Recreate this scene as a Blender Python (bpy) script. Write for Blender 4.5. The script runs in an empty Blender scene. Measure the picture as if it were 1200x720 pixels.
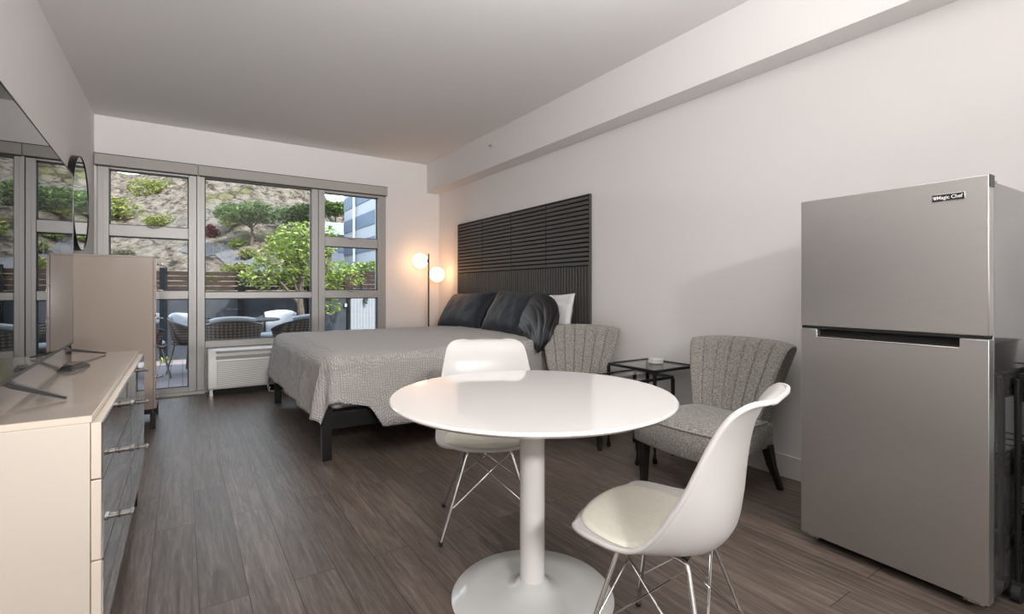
import bpy, math, random
from mathutils import Vector, Matrix, Euler, noise
random.seed(7)
scene = bpy.context.scene
COL = scene.collection
PI = math.pi
def R(d): return math.radians(d)

# ------------------------------------------------------------------ materials
def new_mat(name):
    m = bpy.data.materials.new(name); m.use_nodes = True
    nt = m.node_tree; b = nt.nodes['Principled BSDF']
    return m, nt, b
def N(nt, t, **kw):
    n = nt.nodes.new(t)
    for k, v in kw.items():
        if k in n.inputs: n.inputs[k].default_value = v
        else: setattr(n, k, v)
    return n
def L(nt, a, b): nt.links.new(a, b)
def ramp(nt, stops, interp='LINEAR'):
    r = nt.nodes.new('ShaderNodeValToRGB'); r.color_ramp.interpolation = interp
    e = r.color_ramp.elements
    e[0].position, e[0].color = stops[0][0], (*stops[0][1], 1)
    e[1].position, e[1].color = stops[-1][0], (*stops[-1][1], 1)
    for p, c in stops[1:-1]:
        x = e.new(p); x.color = (*c, 1)
    return r
def coords(nt, scale=(1,1,1), rot=(0,0,0), kind='Object', loc=(0,0,0)):
    tc = N(nt, 'ShaderNodeTexCoord'); mp = N(nt, 'ShaderNodeMapping')
    mp.inputs['Scale'].default_value = scale; mp.inputs['Rotation'].default_value = rot
    mp.inputs['Location'].default_value = loc
    L(nt, tc.outputs[kind], mp.inputs['Vector']); return mp.outputs['Vector']
def bump(nt, b, height, strength=.3, dist=.01):
    n = N(nt, 'ShaderNodeBump'); n.inputs['Strength'].default_value = strength
    n.inputs['Distance'].default_value = dist
    L(nt, height, n.inputs['Height']); L(nt, n.outputs['Normal'], b.inputs['Normal'])
def solid(name, col, rough=.5, metal=0, nscale=0, namp=.06, bstr=0, coat=0, spec=None, **kw):
    m, nt, b = new_mat(name)
    b.inputs['Base Color'].default_value = (*col, 1)
    b.inputs['Roughness'].default_value = rough
    b.inputs['Metallic'].default_value = metal
    if coat: b.inputs['Coat Weight'].default_value = coat; b.inputs['Coat Roughness'].default_value = .05
    if spec is not None: b.inputs['Specular IOR Level'].default_value = spec
    if nscale:
        v = coords(nt); n = N(nt, 'ShaderNodeTexNoise', Scale=nscale, Detail=4.0)
        L(nt, v, n.inputs['Vector'])
        lo = tuple(max(0, c*(1-namp)) for c in col); hi = tuple(min(1, c*(1+namp)) for c in col)
        r = ramp(nt, [(.3, lo), (.7, hi)]); L(nt, n.outputs['Fac'], r.inputs['Fac'])
        L(nt, r.outputs['Color'], b.inputs['Base Color'])
        if bstr: bump(nt, b, n.outputs['Fac'], bstr, .004)
    return m
M = {}
M['wall'] = solid('wall_paint', (.80,.775,.765), .85, nscale=220, namp=.015, bstr=.04)
M['ceil'] = solid('ceiling_paint', (.78,.77,.76), .9, nscale=160, namp=.02, bstr=.08)
M['trimw'] = solid('trim_white', (.72,.70,.68), .5)
M['alu'] = solid('window_aluminium', (.40,.39,.375), .42, .25, nscale=30, namp=.03)
M['alu_dark'] = solid('window_gasket', (.06,.06,.06), .6)
M['cassette'] = solid('blind_cassette_fabric', (.42,.40,.375), .7, nscale=300, namp=.05)
M['white_gloss'] = solid('white_lacquer', (.80,.78,.76), .05, nscale=0, coat=.4)
M['white_base'] = solid('white_enamel', (.72,.73,.72), .16, coat=.3)
M['shell'] = solid('white_plastic', (.60,.58,.565), .3)
M['pad'] = solid('cream_leatherette', (.76,.74,.64), .42, nscale=60, namp=.03, bstr=.05)
M['chrome'] = solid('chrome', (.75,.74,.73), .09, 1)
M['nickel'] = solid('brushed_nickel', (.45,.43,.41), .2, 1)
M['pull'] = solid('dark_nickel', (.30,.285,.27), .18, 1)
M['rubber'] = solid('black_rubber', (.015,.015,.015), .6)
M['blackmetal'] = solid('black_metal', (.012,.012,.012), .35, .3, nscale=50, namp=.2)
M['blackwood'] = solid('black_wood', (.012,.010,.009), .35, nscale=40, namp=.3)
M['champagne'] = solid('champagne_lacquer', (.40,.335,.285), .13, nscale=900, namp=.05, coat=.5)
M['cream'] = solid('cream_lacquer', (.66,.58,.49), .25, nscale=500, namp=.02)
M['creamside'] = solid('cream_side_panel', (.60,.54,.47), .35, nscale=700, namp=.03)
M['mirror'] = solid('mirror_glass', (.72,.75,.76), .02, 1)
M['tv'] = solid('tv_screen', (.006,.007,.007), .0, 0, spec=.9)
M['tvplastic'] = solid('tv_plastic', (.02,.02,.022), .35)
M['tvfoot'] = solid('tv_foot_metal', (.10,.10,.105), .35, .7)
M['ptac'] = solid('ac_plastic', (.90,.89,.87), .4)
M['ptacgrey'] = solid('ac_vent_grey', (.36,.35,.335), .5)
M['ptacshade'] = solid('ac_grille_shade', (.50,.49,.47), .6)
M['dark'] = solid('dark_void', (.01,.01,.01), .8)
M['teal'] = solid('pale_green_plastic', (.45,.60,.55), .3)
M['deckpost'] = solid('fence_post_paint', (.006,.008,.010), .6)
M['fencegrey'] = solid('fence_panel_grey', (.036,.041,.050), .7, nscale=8, namp=.15)
M['fencewood'] = solid('fence_slat_wood', (.030,.020,.016), .7, nscale=20, namp=.3)
M['cushion'] = solid('outdoor_cushion', (0.324,0.3375,0.36), .8, nscale=40, namp=.03)
M['patiotop'] = solid('patio_table_top', (0.072,0.07425,0.07875), .5, nscale=12, namp=.15)
M['bark'] = solid('bark', (0.0765,0.063,0.0495), .9, nscale=20, namp=.4, bstr=.4)
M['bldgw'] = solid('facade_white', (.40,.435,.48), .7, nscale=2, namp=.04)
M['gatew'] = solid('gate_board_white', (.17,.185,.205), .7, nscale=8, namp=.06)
M['bldgb'] = solid('facade_bluegrey', (.13,.18,.25), .6, nscale=2, namp=.08)
M['roofgrey'] = solid('roof_grey', (0.162,0.1755,0.1845), .8, nscale=3, namp=.1)
M['road'] = solid('asphalt', (.085,.085,.09), .9, nscale=3, namp=.15)
M['silverback'] = solid('badge_silver', (.7,.7,.7), .2, 1)
M['badgeblack'] = solid('badge_black', (.01,.01,.01), .3)
M['letter'] = solid('letter_white', (.85,.85,.85), .4)
M['whitepillow'] = solid('white_cotton', (.80,.79,.80), .85, nscale=25, namp=.03, bstr=.1)
M['sock'] = solid('galvanised', (.12,.12,.12), .6, .3)
M['redleaf'] = solid('red_leaf', (.10,.012,.02), .7, nscale=3, namp=.5)

def leafmat(name, c1, c2, c3):
    m, nt, b = new_mat(name)
    g = N(nt, 'ShaderNodeNewGeometry')
    r = ramp(nt, [(0, c1), (.5, c2), (1, c3)]); L(nt, g.outputs['Random Per Island'], r.inputs['Fac'])
    L(nt, r.outputs['Color'], b.inputs['Base Color']); b.inputs['Roughness'].default_value = .6
    b.inputs['Subsurface Weight'].default_value = 0
    tr = N(nt, 'ShaderNodeBsdfTranslucent'); L(nt, r.outputs['Color'], tr.inputs['Color'])
    mx = N(nt, 'ShaderNodeMixShader', Fac=.4); out = nt.nodes['Material Output']
    L(nt, b.outputs[0], mx.inputs[1]); L(nt, tr.outputs[0], mx.inputs[2]); L(nt, mx.outputs[0], out.inputs['Surface'])
    return m
M['leaf'] = leafmat('bright_leaf', (0.06,0.11,0.022), (0.17,0.24,0.04), (0.33,0.37,0.13))
M['leafdark'] = leafmat('hill_leaf', (0.03,0.06,0.018), (0.07,0.12,0.035), (0.15,0.20,0.06))
M['leafyel'] = leafmat('scrub_leaf', (0.099,0.126,0.027), (0.189,0.216,0.054), (0.27,0.261,0.099))
M['leafred'] = leafmat('red_leaf', (0.036,0.0045,0.009), (0.072,0.009,0.01575), (0.1125,0.0225,0.027))
M['leafgrey'] = leafmat('dry_scrub', (0.09,0.09,0.0585), (0.153,0.144,0.099), (0.207,0.1935,0.144))

def glassmat():
    m = bpy.data.materials.new('window_glass'); m.use_nodes = True; nt = m.node_tree
    nt.nodes.clear(); o = N(nt, 'ShaderNodeOutputMaterial')
    t = N(nt, 'ShaderNodeBsdfTransparent'); t.inputs[0].default_value = (.97,.985,.98,1)
    g = N(nt, 'ShaderNodeBsdfGlossy'); g.inputs['Roughness'].default_value = .0
    f = N(nt, 'ShaderNodeFresnel', IOR=1.3); mx = N(nt, 'ShaderNodeMixShader')
    L(nt, f.outputs[0], mx.inputs[0]); L(nt, t.outputs[0], mx.inputs[1]); L(nt, g.outputs[0], mx.inputs[2])
    L(nt, mx.outputs[0], o.inputs['Surface']); return m
M['glass'] = glassmat()
for k_ in ('deckpost','fencegrey','fencewood','patiotop','bark','road','leaf','leafdark','leafyel','leafred','leafgrey','roofgrey'):
    M[k_].node_tree.nodes['Principled BSDF'].inputs['Specular IOR Level'].default_value = .08
def tableglass():
    m = bpy.data.materials.new('table_glass'); m.use_nodes = True; nt = m.node_tree
    nt.nodes.clear(); o = N(nt, 'ShaderNodeOutputMaterial')
    t = N(nt, 'ShaderNodeBsdfTransparent'); t.inputs[0].default_value = (.86,.90,.885,1)
    g = N(nt, 'ShaderNodeBsdfGlossy'); g.inputs['Roughness'].default_value = .02
    f = N(nt, 'ShaderNodeFresnel', IOR=1.5); mx = N(nt, 'ShaderNodeMixShader')
    L(nt, f.outputs[0], mx.inputs[0]); L(nt, t.outputs[0], mx.inputs[1]); L(nt, g.outputs[0], mx.inputs[2])
    L(nt, mx.outputs[0], o.inputs['Surface']); return m
M['tglass'] = tableglass()

def floor_mat():
    m, nt, b = new_mat('oak_planks')
    v = coords(nt, (1,1,1), (0,0,R(90)), loc=(0.37,-.049,0))
    br = N(nt, 'ShaderNodeTexBrick', offset=.37, offset_frequency=2, squash=1.0)
    for k, x in {'Scale':1.0, 'Mortar Size':.0017, 'Mortar Smooth':.2, 'Bias':0.0, 'Brick Width':1.22, 'Row Height':.1545}.items():
        br.inputs[k].default_value = x
    br.inputs['Color1'].default_value = (0,0,0,1); br.inputs['Color2'].default_value = (1,1,1,1); br.inputs['Mortar'].default_value = (.5,.5,.5,1)
    L(nt, v, br.inputs['Vector'])
    # per plank offset drives grain
    vg = N(nt, 'ShaderNodeVectorMath', operation='MULTIPLY'); L(nt, v, vg.inputs[0]); vg.inputs[1].default_value = (1.0, 13, 1)
    add = N(nt, 'ShaderNodeVectorMath', operation='ADD'); L(nt, vg.outputs[0], add.inputs[0])
    sc = N(nt, 'ShaderNodeVectorMath', operation='SCALE'); L(nt, br.outputs['Color'], sc.inputs[0]); sc.inputs['Scale'].default_value = 17.0
    L(nt, sc.outputs[0], add.inputs[1])
    n1 = N(nt, 'ShaderNodeTexNoise', Scale=2.2, Detail=8.0, Roughness=.65, Distortion=1.2); L(nt, add.outputs[0], n1.inputs['Vector'])
    n2 = N(nt, 'ShaderNodeTexNoise', Scale=9.0, Detail=6.0, Roughness=.7); L(nt, add.outputs[0], n2.inputs['Vector'])
    w = N(nt, 'ShaderNodeTexWave', wave_type='BANDS', bands_direction='Y', Scale=.55, Distortion=9.0, Detail=3.0)
    w.inputs['Detail Scale'].default_value = .7
    L(nt, add.outputs[0], w.inputs['Vector'])
    r1 = ramp(nt, [(.30, (.092,.070,.057)), (.5, (.152,.120,.099)), (.72, (.240,.198,.170))])
    L(nt, n1.outputs['Fac'], r1.inputs['Fac'])
    r2 = ramp(nt, [(.30, (.62,.6,.59)), (.58, (1.08,1.08,1.08))]); L(nt, n2.outputs['Fac'], r2.inputs['Fac'])
    mx = N(nt, 'ShaderNodeMixRGB', blend_type='MULTIPLY', Fac=.8); L(nt, r1.outputs[0], mx.inputs[1]); L(nt, r2.outputs[0], mx.inputs[2])
    r3 = ramp(nt, [(.0, (.72,.72,.72)), (.25, (1,1,1))]); L(nt, w.outputs['Fac'], r3.inputs['Fac'])
    mx2 = N(nt, 'ShaderNodeMixRGB', blend_type='MULTIPLY', Fac=.45); L(nt, mx.outputs[0], mx2.inputs[1]); L(nt, r3.outputs[0], mx2.inputs[2])
    r4 = ramp(nt, [(0, (.86,.86,.86)), (1, (1.12,1.11,1.1))]); L(nt, br.outputs['Color'], r4.inputs['Fac'])
    mx3 = N(nt, 'ShaderNodeMixRGB', blend_type='MULTIPLY', Fac=1); L(nt, mx2.outputs[0], mx3.inputs[1]); L(nt, r4.outputs[0], mx3.inputs[2])
    mx4 = N(nt, 'ShaderNodeMixRGB', blend_type='MIX'); L(nt, br.outputs['Fac'], mx4.inputs[0]); L(nt, mx3.outputs[0], mx4.inputs[1]); mx4.inputs[2].default_value = (.035,.028,.024,1)
    L(nt, mx4.outputs[0], b.inputs['Base Color'])
    b.inputs['Roughness'].default_value = .40
    b.inputs['Specular IOR Level'].default_value = .36
    bump(nt, b, n2.outputs['Fac'], .12, .002)
    return m
M['floor'] = floor_mat()

def fabric(name, c1, c2, scale=260, bs=.4, rough=.9, sheen=.2):
    m, nt, b = new_mat(name)
    v = coords(nt, (1,1,1)); n = N(nt, 'ShaderNodeTexNoise', Scale=float(scale), Detail=3.0, Roughness=.7); L(nt, v, n.inputs['Vector'])
    n2 = N(nt, 'ShaderNodeTexNoise', Scale=scale*.28, Detail=2.0); L(nt, v, n2.inputs['Vector'])
    ad = N(nt, 'ShaderNodeMath', operation='ADD'); L(nt, n.outputs['Fac'], ad.inputs[0]); L(nt, n2.outputs['Fac'], ad.inputs[1])
    ml = N(nt, 'ShaderNodeMath', operation='MULTIPLY'); L(nt, ad.outputs[0], ml.inputs[0]); ml.inputs[1].default_value = .5
    r = ramp(nt, [(.40, c1), (.60, c2)]); L(nt, ml.outputs[0], r.inputs['Fac']); L(nt, r.outputs[0], b.inputs['Base Color'])
    b.inputs['Roughness'].default_value = rough; b.inputs['Sheen Weight'].default_value = sheen
    bump(nt, b, ml.outputs[0], bs, .003); return m
M['tweed'] = fabric('grey_tweed', (.15,.143,.128), (.43,.41,.375), 420)
M['navy'] = fabric('black_navy_satin', (.011,.014,.021), (.013,.017,.026), 200, .08, .6, .1)
M['navy'].node_tree.nodes['Principled BSDF'].inputs['Specular IOR Level'].default_value = .3
M['blacksatin'] = fabric('black_satin', (.006,.006,.007), (.008,.008,.009), 200, .05, .42, .05)

def cover_mat():
    m, nt, b = new_mat('crinkle_cotton')
    v = coords(nt)
    ns = N(nt, 'ShaderNodeTexNoise', Scale=7.0, Detail=2.0); L(nt, v, ns.inputs['Vector'])
    mxv = N(nt, 'ShaderNodeMixRGB', blend_type='LINEAR_LIGHT', Fac=.025); L(nt, v, mxv.inputs[1]); L(nt, ns.outputs['Color'], mxv.inputs[2])
    w1 = N(nt, 'ShaderNodeTexWave', wave_type='BANDS', bands_direction='X', Scale=19.0, Distortion=3.2, Detail=2.0); w1.inputs['Detail Scale'].default_value = 2.5
    L(nt, mxv.outputs[0], w1.inputs['Vector'])
    sp_ = N(nt, 'ShaderNodeSeparateXYZ'); L(nt, mxv.outputs[0], sp_.inputs[0]); yz = N(nt, 'ShaderNodeMath', operation='SUBTRACT'); L(nt, sp_.outputs['Y'], yz.inputs[0]); L(nt, sp_.outputs['Z'], yz.inputs[1])
    cb_ = N(nt, 'ShaderNodeCombineXYZ'); L(nt, yz.outputs[0], cb_.inputs['X']); L(nt, sp_.outputs['X'], cb_.inputs['Y']); L(nt, sp_.outputs['Z'], cb_.inputs['Z'])
    w2 = N(nt, 'ShaderNodeTexWave', wave_type='BANDS', bands_direction='X', Scale=23.0, Distortion=2.8, Detail=2.0); w2.inputs['Detail Scale'].default_value = 2.5
    L(nt, cb_.outputs[0], w2.inputs['Vector'])
    wm = N(nt, 'ShaderNodeMath', operation='MULTIPLY'); L(nt, w1.outputs['Fac'], wm.inputs[0]); L(nt, w2.outputs['Fac'], wm.inputs[1])
    n = N(nt, 'ShaderNodeTexNoise', Scale=120.0, Detail=4.0); L(nt, v, n.inputs['Vector'])
    rr = ramp(nt, [(0, (0,0,0)), (.6, (1,1,1))]); L(nt, wm.outputs[0], rr.inputs['Fac'])
    ad = N(nt, 'ShaderNodeMath', operation='MULTIPLY_ADD'); L(nt, n.outputs['Fac'], ad.inputs[0]); ad.inputs[1].default_value = .5
    L(nt, rr.outputs['Color'], ad.inputs[2])
    c = ramp(nt, [(.2, (.37,.348,.328)), (1.2, (.52,.495,.47))])
    c.color_ramp.elements[1].position = 1.0
    L(nt, ad.outputs[0], c.inputs['Fac']); L(nt, c.outputs[0], b.inputs['Base Color'])
    b.inputs['Roughness'].default_value = .92; b.inputs['Sheen Weight'].default_value = .25
    bump(nt, b, ad.outputs[0], .7, .010); return m
M['cover'] = cover_mat()

def steel():
    m, nt, b = new_mat('brushed_steel')
    v = coords(nt, (1, 2, 160)); n = N(nt, 'ShaderNodeTexNoise', Scale=6.0, Detail=4.0); L(nt, v, n.inputs['Vector'])
    r = ramp(nt, [(.3, (.52,.505,.49)), (.7, (.56,.545,.53))]); L(nt, n.outputs['Fac'], r.inputs['Fac']); L(nt, r.outputs[0], b.inputs['Base Color'])
    b.inputs['Metallic'].default_value = .9; b.inputs['Roughness'].default_value = .36
    b.inputs['Anisotropic'].default_value = .4
    bump(nt, b, n.outputs['Fac'], .03, .001); return m
M['steel'] = steel()
M['fridge_side'] = solid('fridge_side_grey', (.36,.37,.37), .10, .85, nscale=4, namp=.05)

def wicker():
    m, nt, b = new_mat('brown_wicker')
    v = coords(nt); w1 = N(nt, 'ShaderNodeTexWave', wave_type='BANDS', bands_direction='Z', Scale=9.0, Distortion=.6); L(nt, v, w1.inputs['Vector'])
    w2 = N(nt, 'ShaderNodeTexWave', wave_type='BANDS', bands_direction='Y', Scale=7.0, Distortion=.6); L(nt, v, w2.inputs['Vector'])
    mu = N(nt, 'ShaderNodeMath', operation='MULTIPLY'); L(nt, w1.outputs['Fac'], mu.inputs[0]); L(nt, w2.outputs['Fac'], mu.inputs[1])
    r = ramp(nt, [(0, (.022,.016,.013)), (1, (.17,.13,.11))]); L(nt, mu.outputs[0], r.inputs['Fac']); L(nt, r.outputs[0], b.inputs['Base Color'])
    b.inputs['Roughness'].default_value = .7; bump(nt, b, mu.outputs[0], .5, .005); return m
M['wicker'] = wicker()

def deck():
    m, nt, b = new_mat('composite_deck')
    v = coords(nt, rot=(0,0,R(90))); br = N(nt, 'ShaderNodeTexBrick', offset=.0)
    for k, x in {'Scale':1.0, 'Mortar Size':.004, 'Brick Width':4.0, 'Row Height':.14}.items(): br.inputs[k].default_value = x
    br.inputs['Color1'].default_value = (.16,.135,.135,1); br.inputs['Color2'].default_value = (.185,.16,.16,1); br.inputs['Mortar'].default_value = (.012,.012,.012,1)
    L(nt, v, br.inputs['Vector']); L(nt, br.outputs['Color'], b.inputs['Base Color']); b.inputs['Roughness'].default_value = .7; return m
M['deck'] = deck()

def hillmat():
    m, nt, b = new_mat('rocky_hillside')
    v = coords(nt, (1,1,1)); v2 = coords(nt, (1,.55,1.6))
    n = N(nt, 'ShaderNodeTexNoise', Scale=1.5, Detail=10.0, Roughness=.78); L(nt, v2, n.inputs['Vector'])
    n2 = N(nt, 'ShaderNodeTexNoise', Scale=.3, Detail=8.0, Roughness=.6); L(nt, v, n2.inputs['Vector'])
    n3 = N(nt, 'ShaderNodeTexNoise', Scale=.12, Detail=5.0, Roughness=.6); L(nt, coords(nt, loc=(31,7,0)), n3.inputs['Vector'])
    r = ramp(nt, [(.42, (0.045,0.03825,0.03375)), (.48, (0.189,0.1552,0.1238)), (.56, (0.297,0.252,0.207)), (.70, (0.36,0.324,0.279))])
    L(nt, n.outputs['Fac'], r.inputs['Fac'])
    r2 = ramp(nt, [(.56, (0,0,0)), (.66, (1,1,1))]); L(nt, n2.outputs['Fac'], r2.inputs['Fac'])
    mx = N(nt, 'ShaderNodeMixRGB'); L(nt, r2.outputs[0], mx.inputs[0]); L(nt, r.outputs[0], mx.inputs[1]); 
    rg = ramp(nt, [(.35, (0.09,0.099,0.0405)), (.6, (0.225,0.207,0.099)), (.75, (0.279,0.2475,0.162))]); L(nt, n.outputs['Fac'], rg.inputs['Fac']); L(nt, rg.outputs[0], mx.inputs[2])
    r4 = ramp(nt, [(.50, (0,0,0)), (.62, (.75,.75,.75))]); L(nt, n3.outputs['Fac'], r4.inputs['Fac'])
    mx2 = N(nt, 'ShaderNodeMixRGB'); L(nt, r4.outputs[0], mx2.inputs[0]); L(nt, mx.outputs[0], mx2.inputs[1]); mx2.inputs[2].default_value = (.21,.2,.17,1)
    L(nt, mx2.outputs[0], b.inputs['Base Color']); b.inputs['Roughness'].default_value = .95
    vo = N(nt, 'ShaderNodeTexVoronoi', feature='DISTANCE_TO_EDGE', Scale=.9); nv_ = N(nt, 'ShaderNodeTexNoise', Scale=2.0, Detail=6.0)
    mv = N(nt, 'ShaderNodeMixRGB', blend_type='LINEAR_LIGHT', Fac=.35); L(nt, v2, mv.inputs[1]); L(nt, v2, nv_.inputs['Vector']); L(nt, nv_.outputs['Color'], mv.inputs[2]); L(nt, mv.outputs[0], vo.inputs['Vector'])
    nm = N(nt, 'ShaderNodeTexNoise', Scale=.35, Detail=4.0); L(nt, v, nm.inputs['Vector'])
    cr_1 = ramp(nt, [(.0, (.22,.19,.17)), (.10, (1,1,1))]); L(nt, vo.outputs['Distance'], cr_1.inputs['Fac'])
    cm = ramp(nt, [(.42, (0,0,0)), (.55, (.9,.9,.9))]); L(nt, nm.outputs['Fac'], cm.inputs['Fac'])
    mz = N(nt, 'ShaderNodeMixRGB', blend_type='MULTIPLY'); L(nt, cm.outputs[0], mz.inputs[0]); L(nt, mx2.outputs[0], mz.inputs[1]); L(nt, cr_1.outputs[0], mz.inputs[2])
    L(nt, mz.outputs[0], b.inputs['Base Color'])
    b.inputs['Specular IOR Level'].default_value = .1
    bump(nt, b, n.outputs['Fac'], 1.0, .9); return m
M['hill'] = hillmat()

def emit(name, col, s):
    m, nt, b = new_mat(name); b.inputs['Base Color'].default_value = (*col, 1)
    b.inputs['Emission Color'].default_value = (*col, 1); b.inputs['Emission Strength'].default_value = s; return m
M['globe'] = emit('opal_globe', (1.0,.56,.28), 6.5)
def panelmat():
    m, nt, b = new_mat('charcoal_acoustic_panel')
    v = coords(nt); n = N(nt, 'ShaderNodeTexNoise', Scale=300.0, Detail=2.0); L(nt, v, n.inputs['Vector'])
    r = ramp(nt, [(.3, (.070,.066,.062)), (.7, (.105,.099,.093))]); L(nt, n.outputs['Fac'], r.inputs['Fac']); L(nt, r.outputs[0], b.inputs['Base Color'])
    b.inputs['Roughness'].default_value = .6; return m
M['panel'] = panelmat()
M['panelgroove'] = solid('panel_felt_black', (.008,.008,.008), .95)

# ------------------------------------------------------------------ mesh builder
class B:
    def __init__(s): s.v = []; s.f = []
    def add(s, vs, fs):
        o = len(s.v); s.v += [Vector(p) for p in vs]; s.f += [tuple(i+o for i in f) for f in fs]; return s
    def box(s, x0, x1, y0, y1, z0, z1, mat=None):
        vs = [Vector((x,y,z)) for z in (z0,z1) for y in (y0,y1) for x in (x0,x1)]
        if mat is not None: vs = [mat @ p for p in vs]
        return s.add(vs, [(0,2,3,1),(4,5,7,6),(0,1,5,4),(2,6,7,3),(0,4,6,2),(1,3,7,5)])
    def tube(s, pts, r, n=10, cap=True, up=None):
        pts = [Vector(p) for p in pts]; rs = r if isinstance(r, (list,tuple)) else [r]*len(pts)
        rings = []; prev = None
        for i, p in enumerate(pts):
            if i == 0: t = pts[1]-p
            elif i == len(pts)-1: t = p-pts[-2]
            else: t = (pts[i+1]-p).normalized() + (p-pts[i-1]).normalized()
            t.normalize()
            if prev is None:
                a = Vector((0,0,1)) if abs(t.z) < .9 else Vector((1,0,0))
                u = t.cross(a).normalized()
            else: u = (prev - t*prev.dot(t)).normalized()
            prev = u; w = t.cross(u)
            rings.append([p + (u*math.cos(2*PI*k/n+PI/n) + w*math.sin(2*PI*k/n+PI/n))*rs[i] for k in range(n)])
        vs = [q for rg in rings for q in rg]; fs = []
        for i in range(len(pts)-1):
            for k in range(n):
                a = i*n+k; b2 = i*n+(k+1)%n; fs.append((a, b2, b2+n, a+n))
        if cap: fs.append(tuple(range(n))[::-1]); fs.append(tuple(range((len(pts)-1)*n, len(pts)*n)))
        return s.add(vs, fs)
    def lathe(s, prof, c=(0,0,0), n=64, cap=True):
        c = Vector(c); vs = [c+Vector((r*math.cos(2*PI*k/n), r*math.sin(2*PI*k/n), z)) for r, z in prof for k in range(n)]; fs = []
        for i in range(len(prof)-1):
            for k in range(n):
                a = i*n+k; b2 = i*n+(k+1)%n; fs.append((a, b2, b2+n, a+n))
        if cap: fs.append(tuple(range(n))[::-1]); fs.append(tuple(range((len(prof)-1)*n, len(prof)*n)))
        return s.add(vs, fs)
    def grid(s, fn, nu, nv, flip=False):
        vs = [fn(i/nu, j/nv) for j in range(nv+1) for i in range(nu+1)]
        fs = []
        for j in range(nv):
            for i in range(nu):
                a = j*(nu+1)+i; q = (a, a+1, a+nu+2, a+nu+1); fs.append(q[::-1] if flip else q)
        return s.add(vs, fs)
    def sphere(s, c, r, nu=32, nv=16):
        prof = [(max(1e-4, r*math.sin(PI*j/nv)), -r*math.cos(PI*j/nv)) for j in range(nv+1)]
        return s.lathe(prof, c, nu)
    def build(s, name, mat, parent=None, smooth=False, bevel=0, seg=2, sub=0, solidify=0, soff=0, ang=35, loc=None):
        me = bpy.data.meshes.new(name)
        vs = s.v
        if loc is not None: vs = [p-Vector(loc) for p in vs]
        me.from_pydata([tuple(p) for p in vs], [], s.f); me.validate(); me.update()
        o = bpy.data.objects.new(name, me); COL.objects.link(o)
        me.materials.append(M[mat] if isinstance(mat, str) else mat)
        if loc is not None: o.location = loc
        if parent: o.parent = parent
        if solidify:
            m = o.modifiers.new('solid', 'SOLIDIFY'); m.thickness = solidify; m.offset = soff
        if bevel:
            m = o.modifiers.new('bevel', 'BEVEL'); m.width = bevel; m.segments = seg; m.limit_method = 'ANGLE'; m.angle_limit = R(40)
        if sub:
            m = o.modifiers.new('sub', 'SUBSURF'); m.levels = m.render_levels = sub
        if smooth or bevel or sub:
            for p in me.polygons: p.use_smooth = True
            if not sub:
                try: me.set_sharp_from_angle(angle=R(ang))
                except Exception: pass
        return o
def box(x0,x1,y0,y1,z0,z1,mat=None): return B().box(x0,x1,y0,y1,z0,z1,mat)
def thing(name, label, cat, loc=(0,0,0), rz=0, group=None):
    o = bpy.data.objects.new(name, None); COL.objects.link(o); o.empty_display_size = .1
    o.location = loc; o.rotation_euler = (0,0,rz); o['label'] = label; o['category'] = cat
    if group: o['group'] = group
    return o
def tag(o, label, cat, group=None, kind=None):
    o['label'] = label; o['category'] = cat
    if group: o['group'] = group
    if kind: o['kind'] = kind
    return o
def struct(o, label=None, cat=None):
    o['kind'] = 'structure'
    if label: o['label'] = label
    if cat: o['category'] = cat
    return o
def dup(root, loc, rz, label=None, group=None):
    r = root.copy(); COL.objects.link(r); r.location = loc; r.rotation_euler = (0,0,rz)
    if label: r['label'] = label
    if group: r['group'] = group
    for ch in list(root.children):
        c = ch.copy(); COL.objects.link(c); c.parent = r
        for g in ch.children:
            d = g.copy(); COL.objects.link(d); d.parent = c
    return r

# ------------------------------------------------------------------ room shell
XL, XR, YW, YB, ZC = -.725, 3.0, 6.333, -3.0, 2.855
struct(box(XL-.15, XR+.15, YB-.15, YW+.02, -.12, 0).build('floor', 'floor'), 'grey brown oak plank floor', 'floor')
struct(box(XL-.15, XR+.15, YB-.15, YW+.15, ZC, ZC+.12).build('ceiling', 'ceil'), 'flat off white ceiling', 'ceiling')
struct(box(XL-.15, XL, YB-.15, YW+.15, 0, ZC).build('wall_left', 'wall'), 'white wall on the left behind the television', 'wall')
struct(box(XR, XR+.15, YB-.15, YW+.15, 0, ZC).build('wall_right', 'wall'), 'long white wall on the right', 'wall')
struct(box(XL, XR, YB-.15, YB, 0, ZC).build('wall_back', 'wall'), 'white wall behind the viewer', 'wall')
wb = B(); wb.box(XL, XR, YW, YW+.15, 2.40, ZC); wb.box(2.222, XR, YW, YW+.15, 0, 2.40); wb.box(XL, -.702, YW, YW+.15, 0, 2.40)
struct(wb.build('wall_far', 'wall'), 'white wall around the tall window', 'wall')
struct(box(2.815, XR-.001, YB, YW-.001, 2.468, ZC-.001).build('trim_1', 'wall'), 'boxed beam along the top of the right wall', 'beam')
struct(box(XR-.014, XR-.001, YB, YW-.001, .001, .135).build('baseboard_right', 'trimw', bevel=.004), 'white baseboard on the right wall', 'baseboard')
struct(box(2.24, XR-.015, YW-.014, YW-.001, .001, .135).build('baseboard_far', 'trimw', bevel=.004), 'white baseboard beside the window', 'baseboard')
struct(box(XL+.001, XL+.014, YB, YW-.1, .001, .135).build('baseboard_left', 'trimw', bevel=.004), 'white baseboard on the left wall', 'baseboard')

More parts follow.
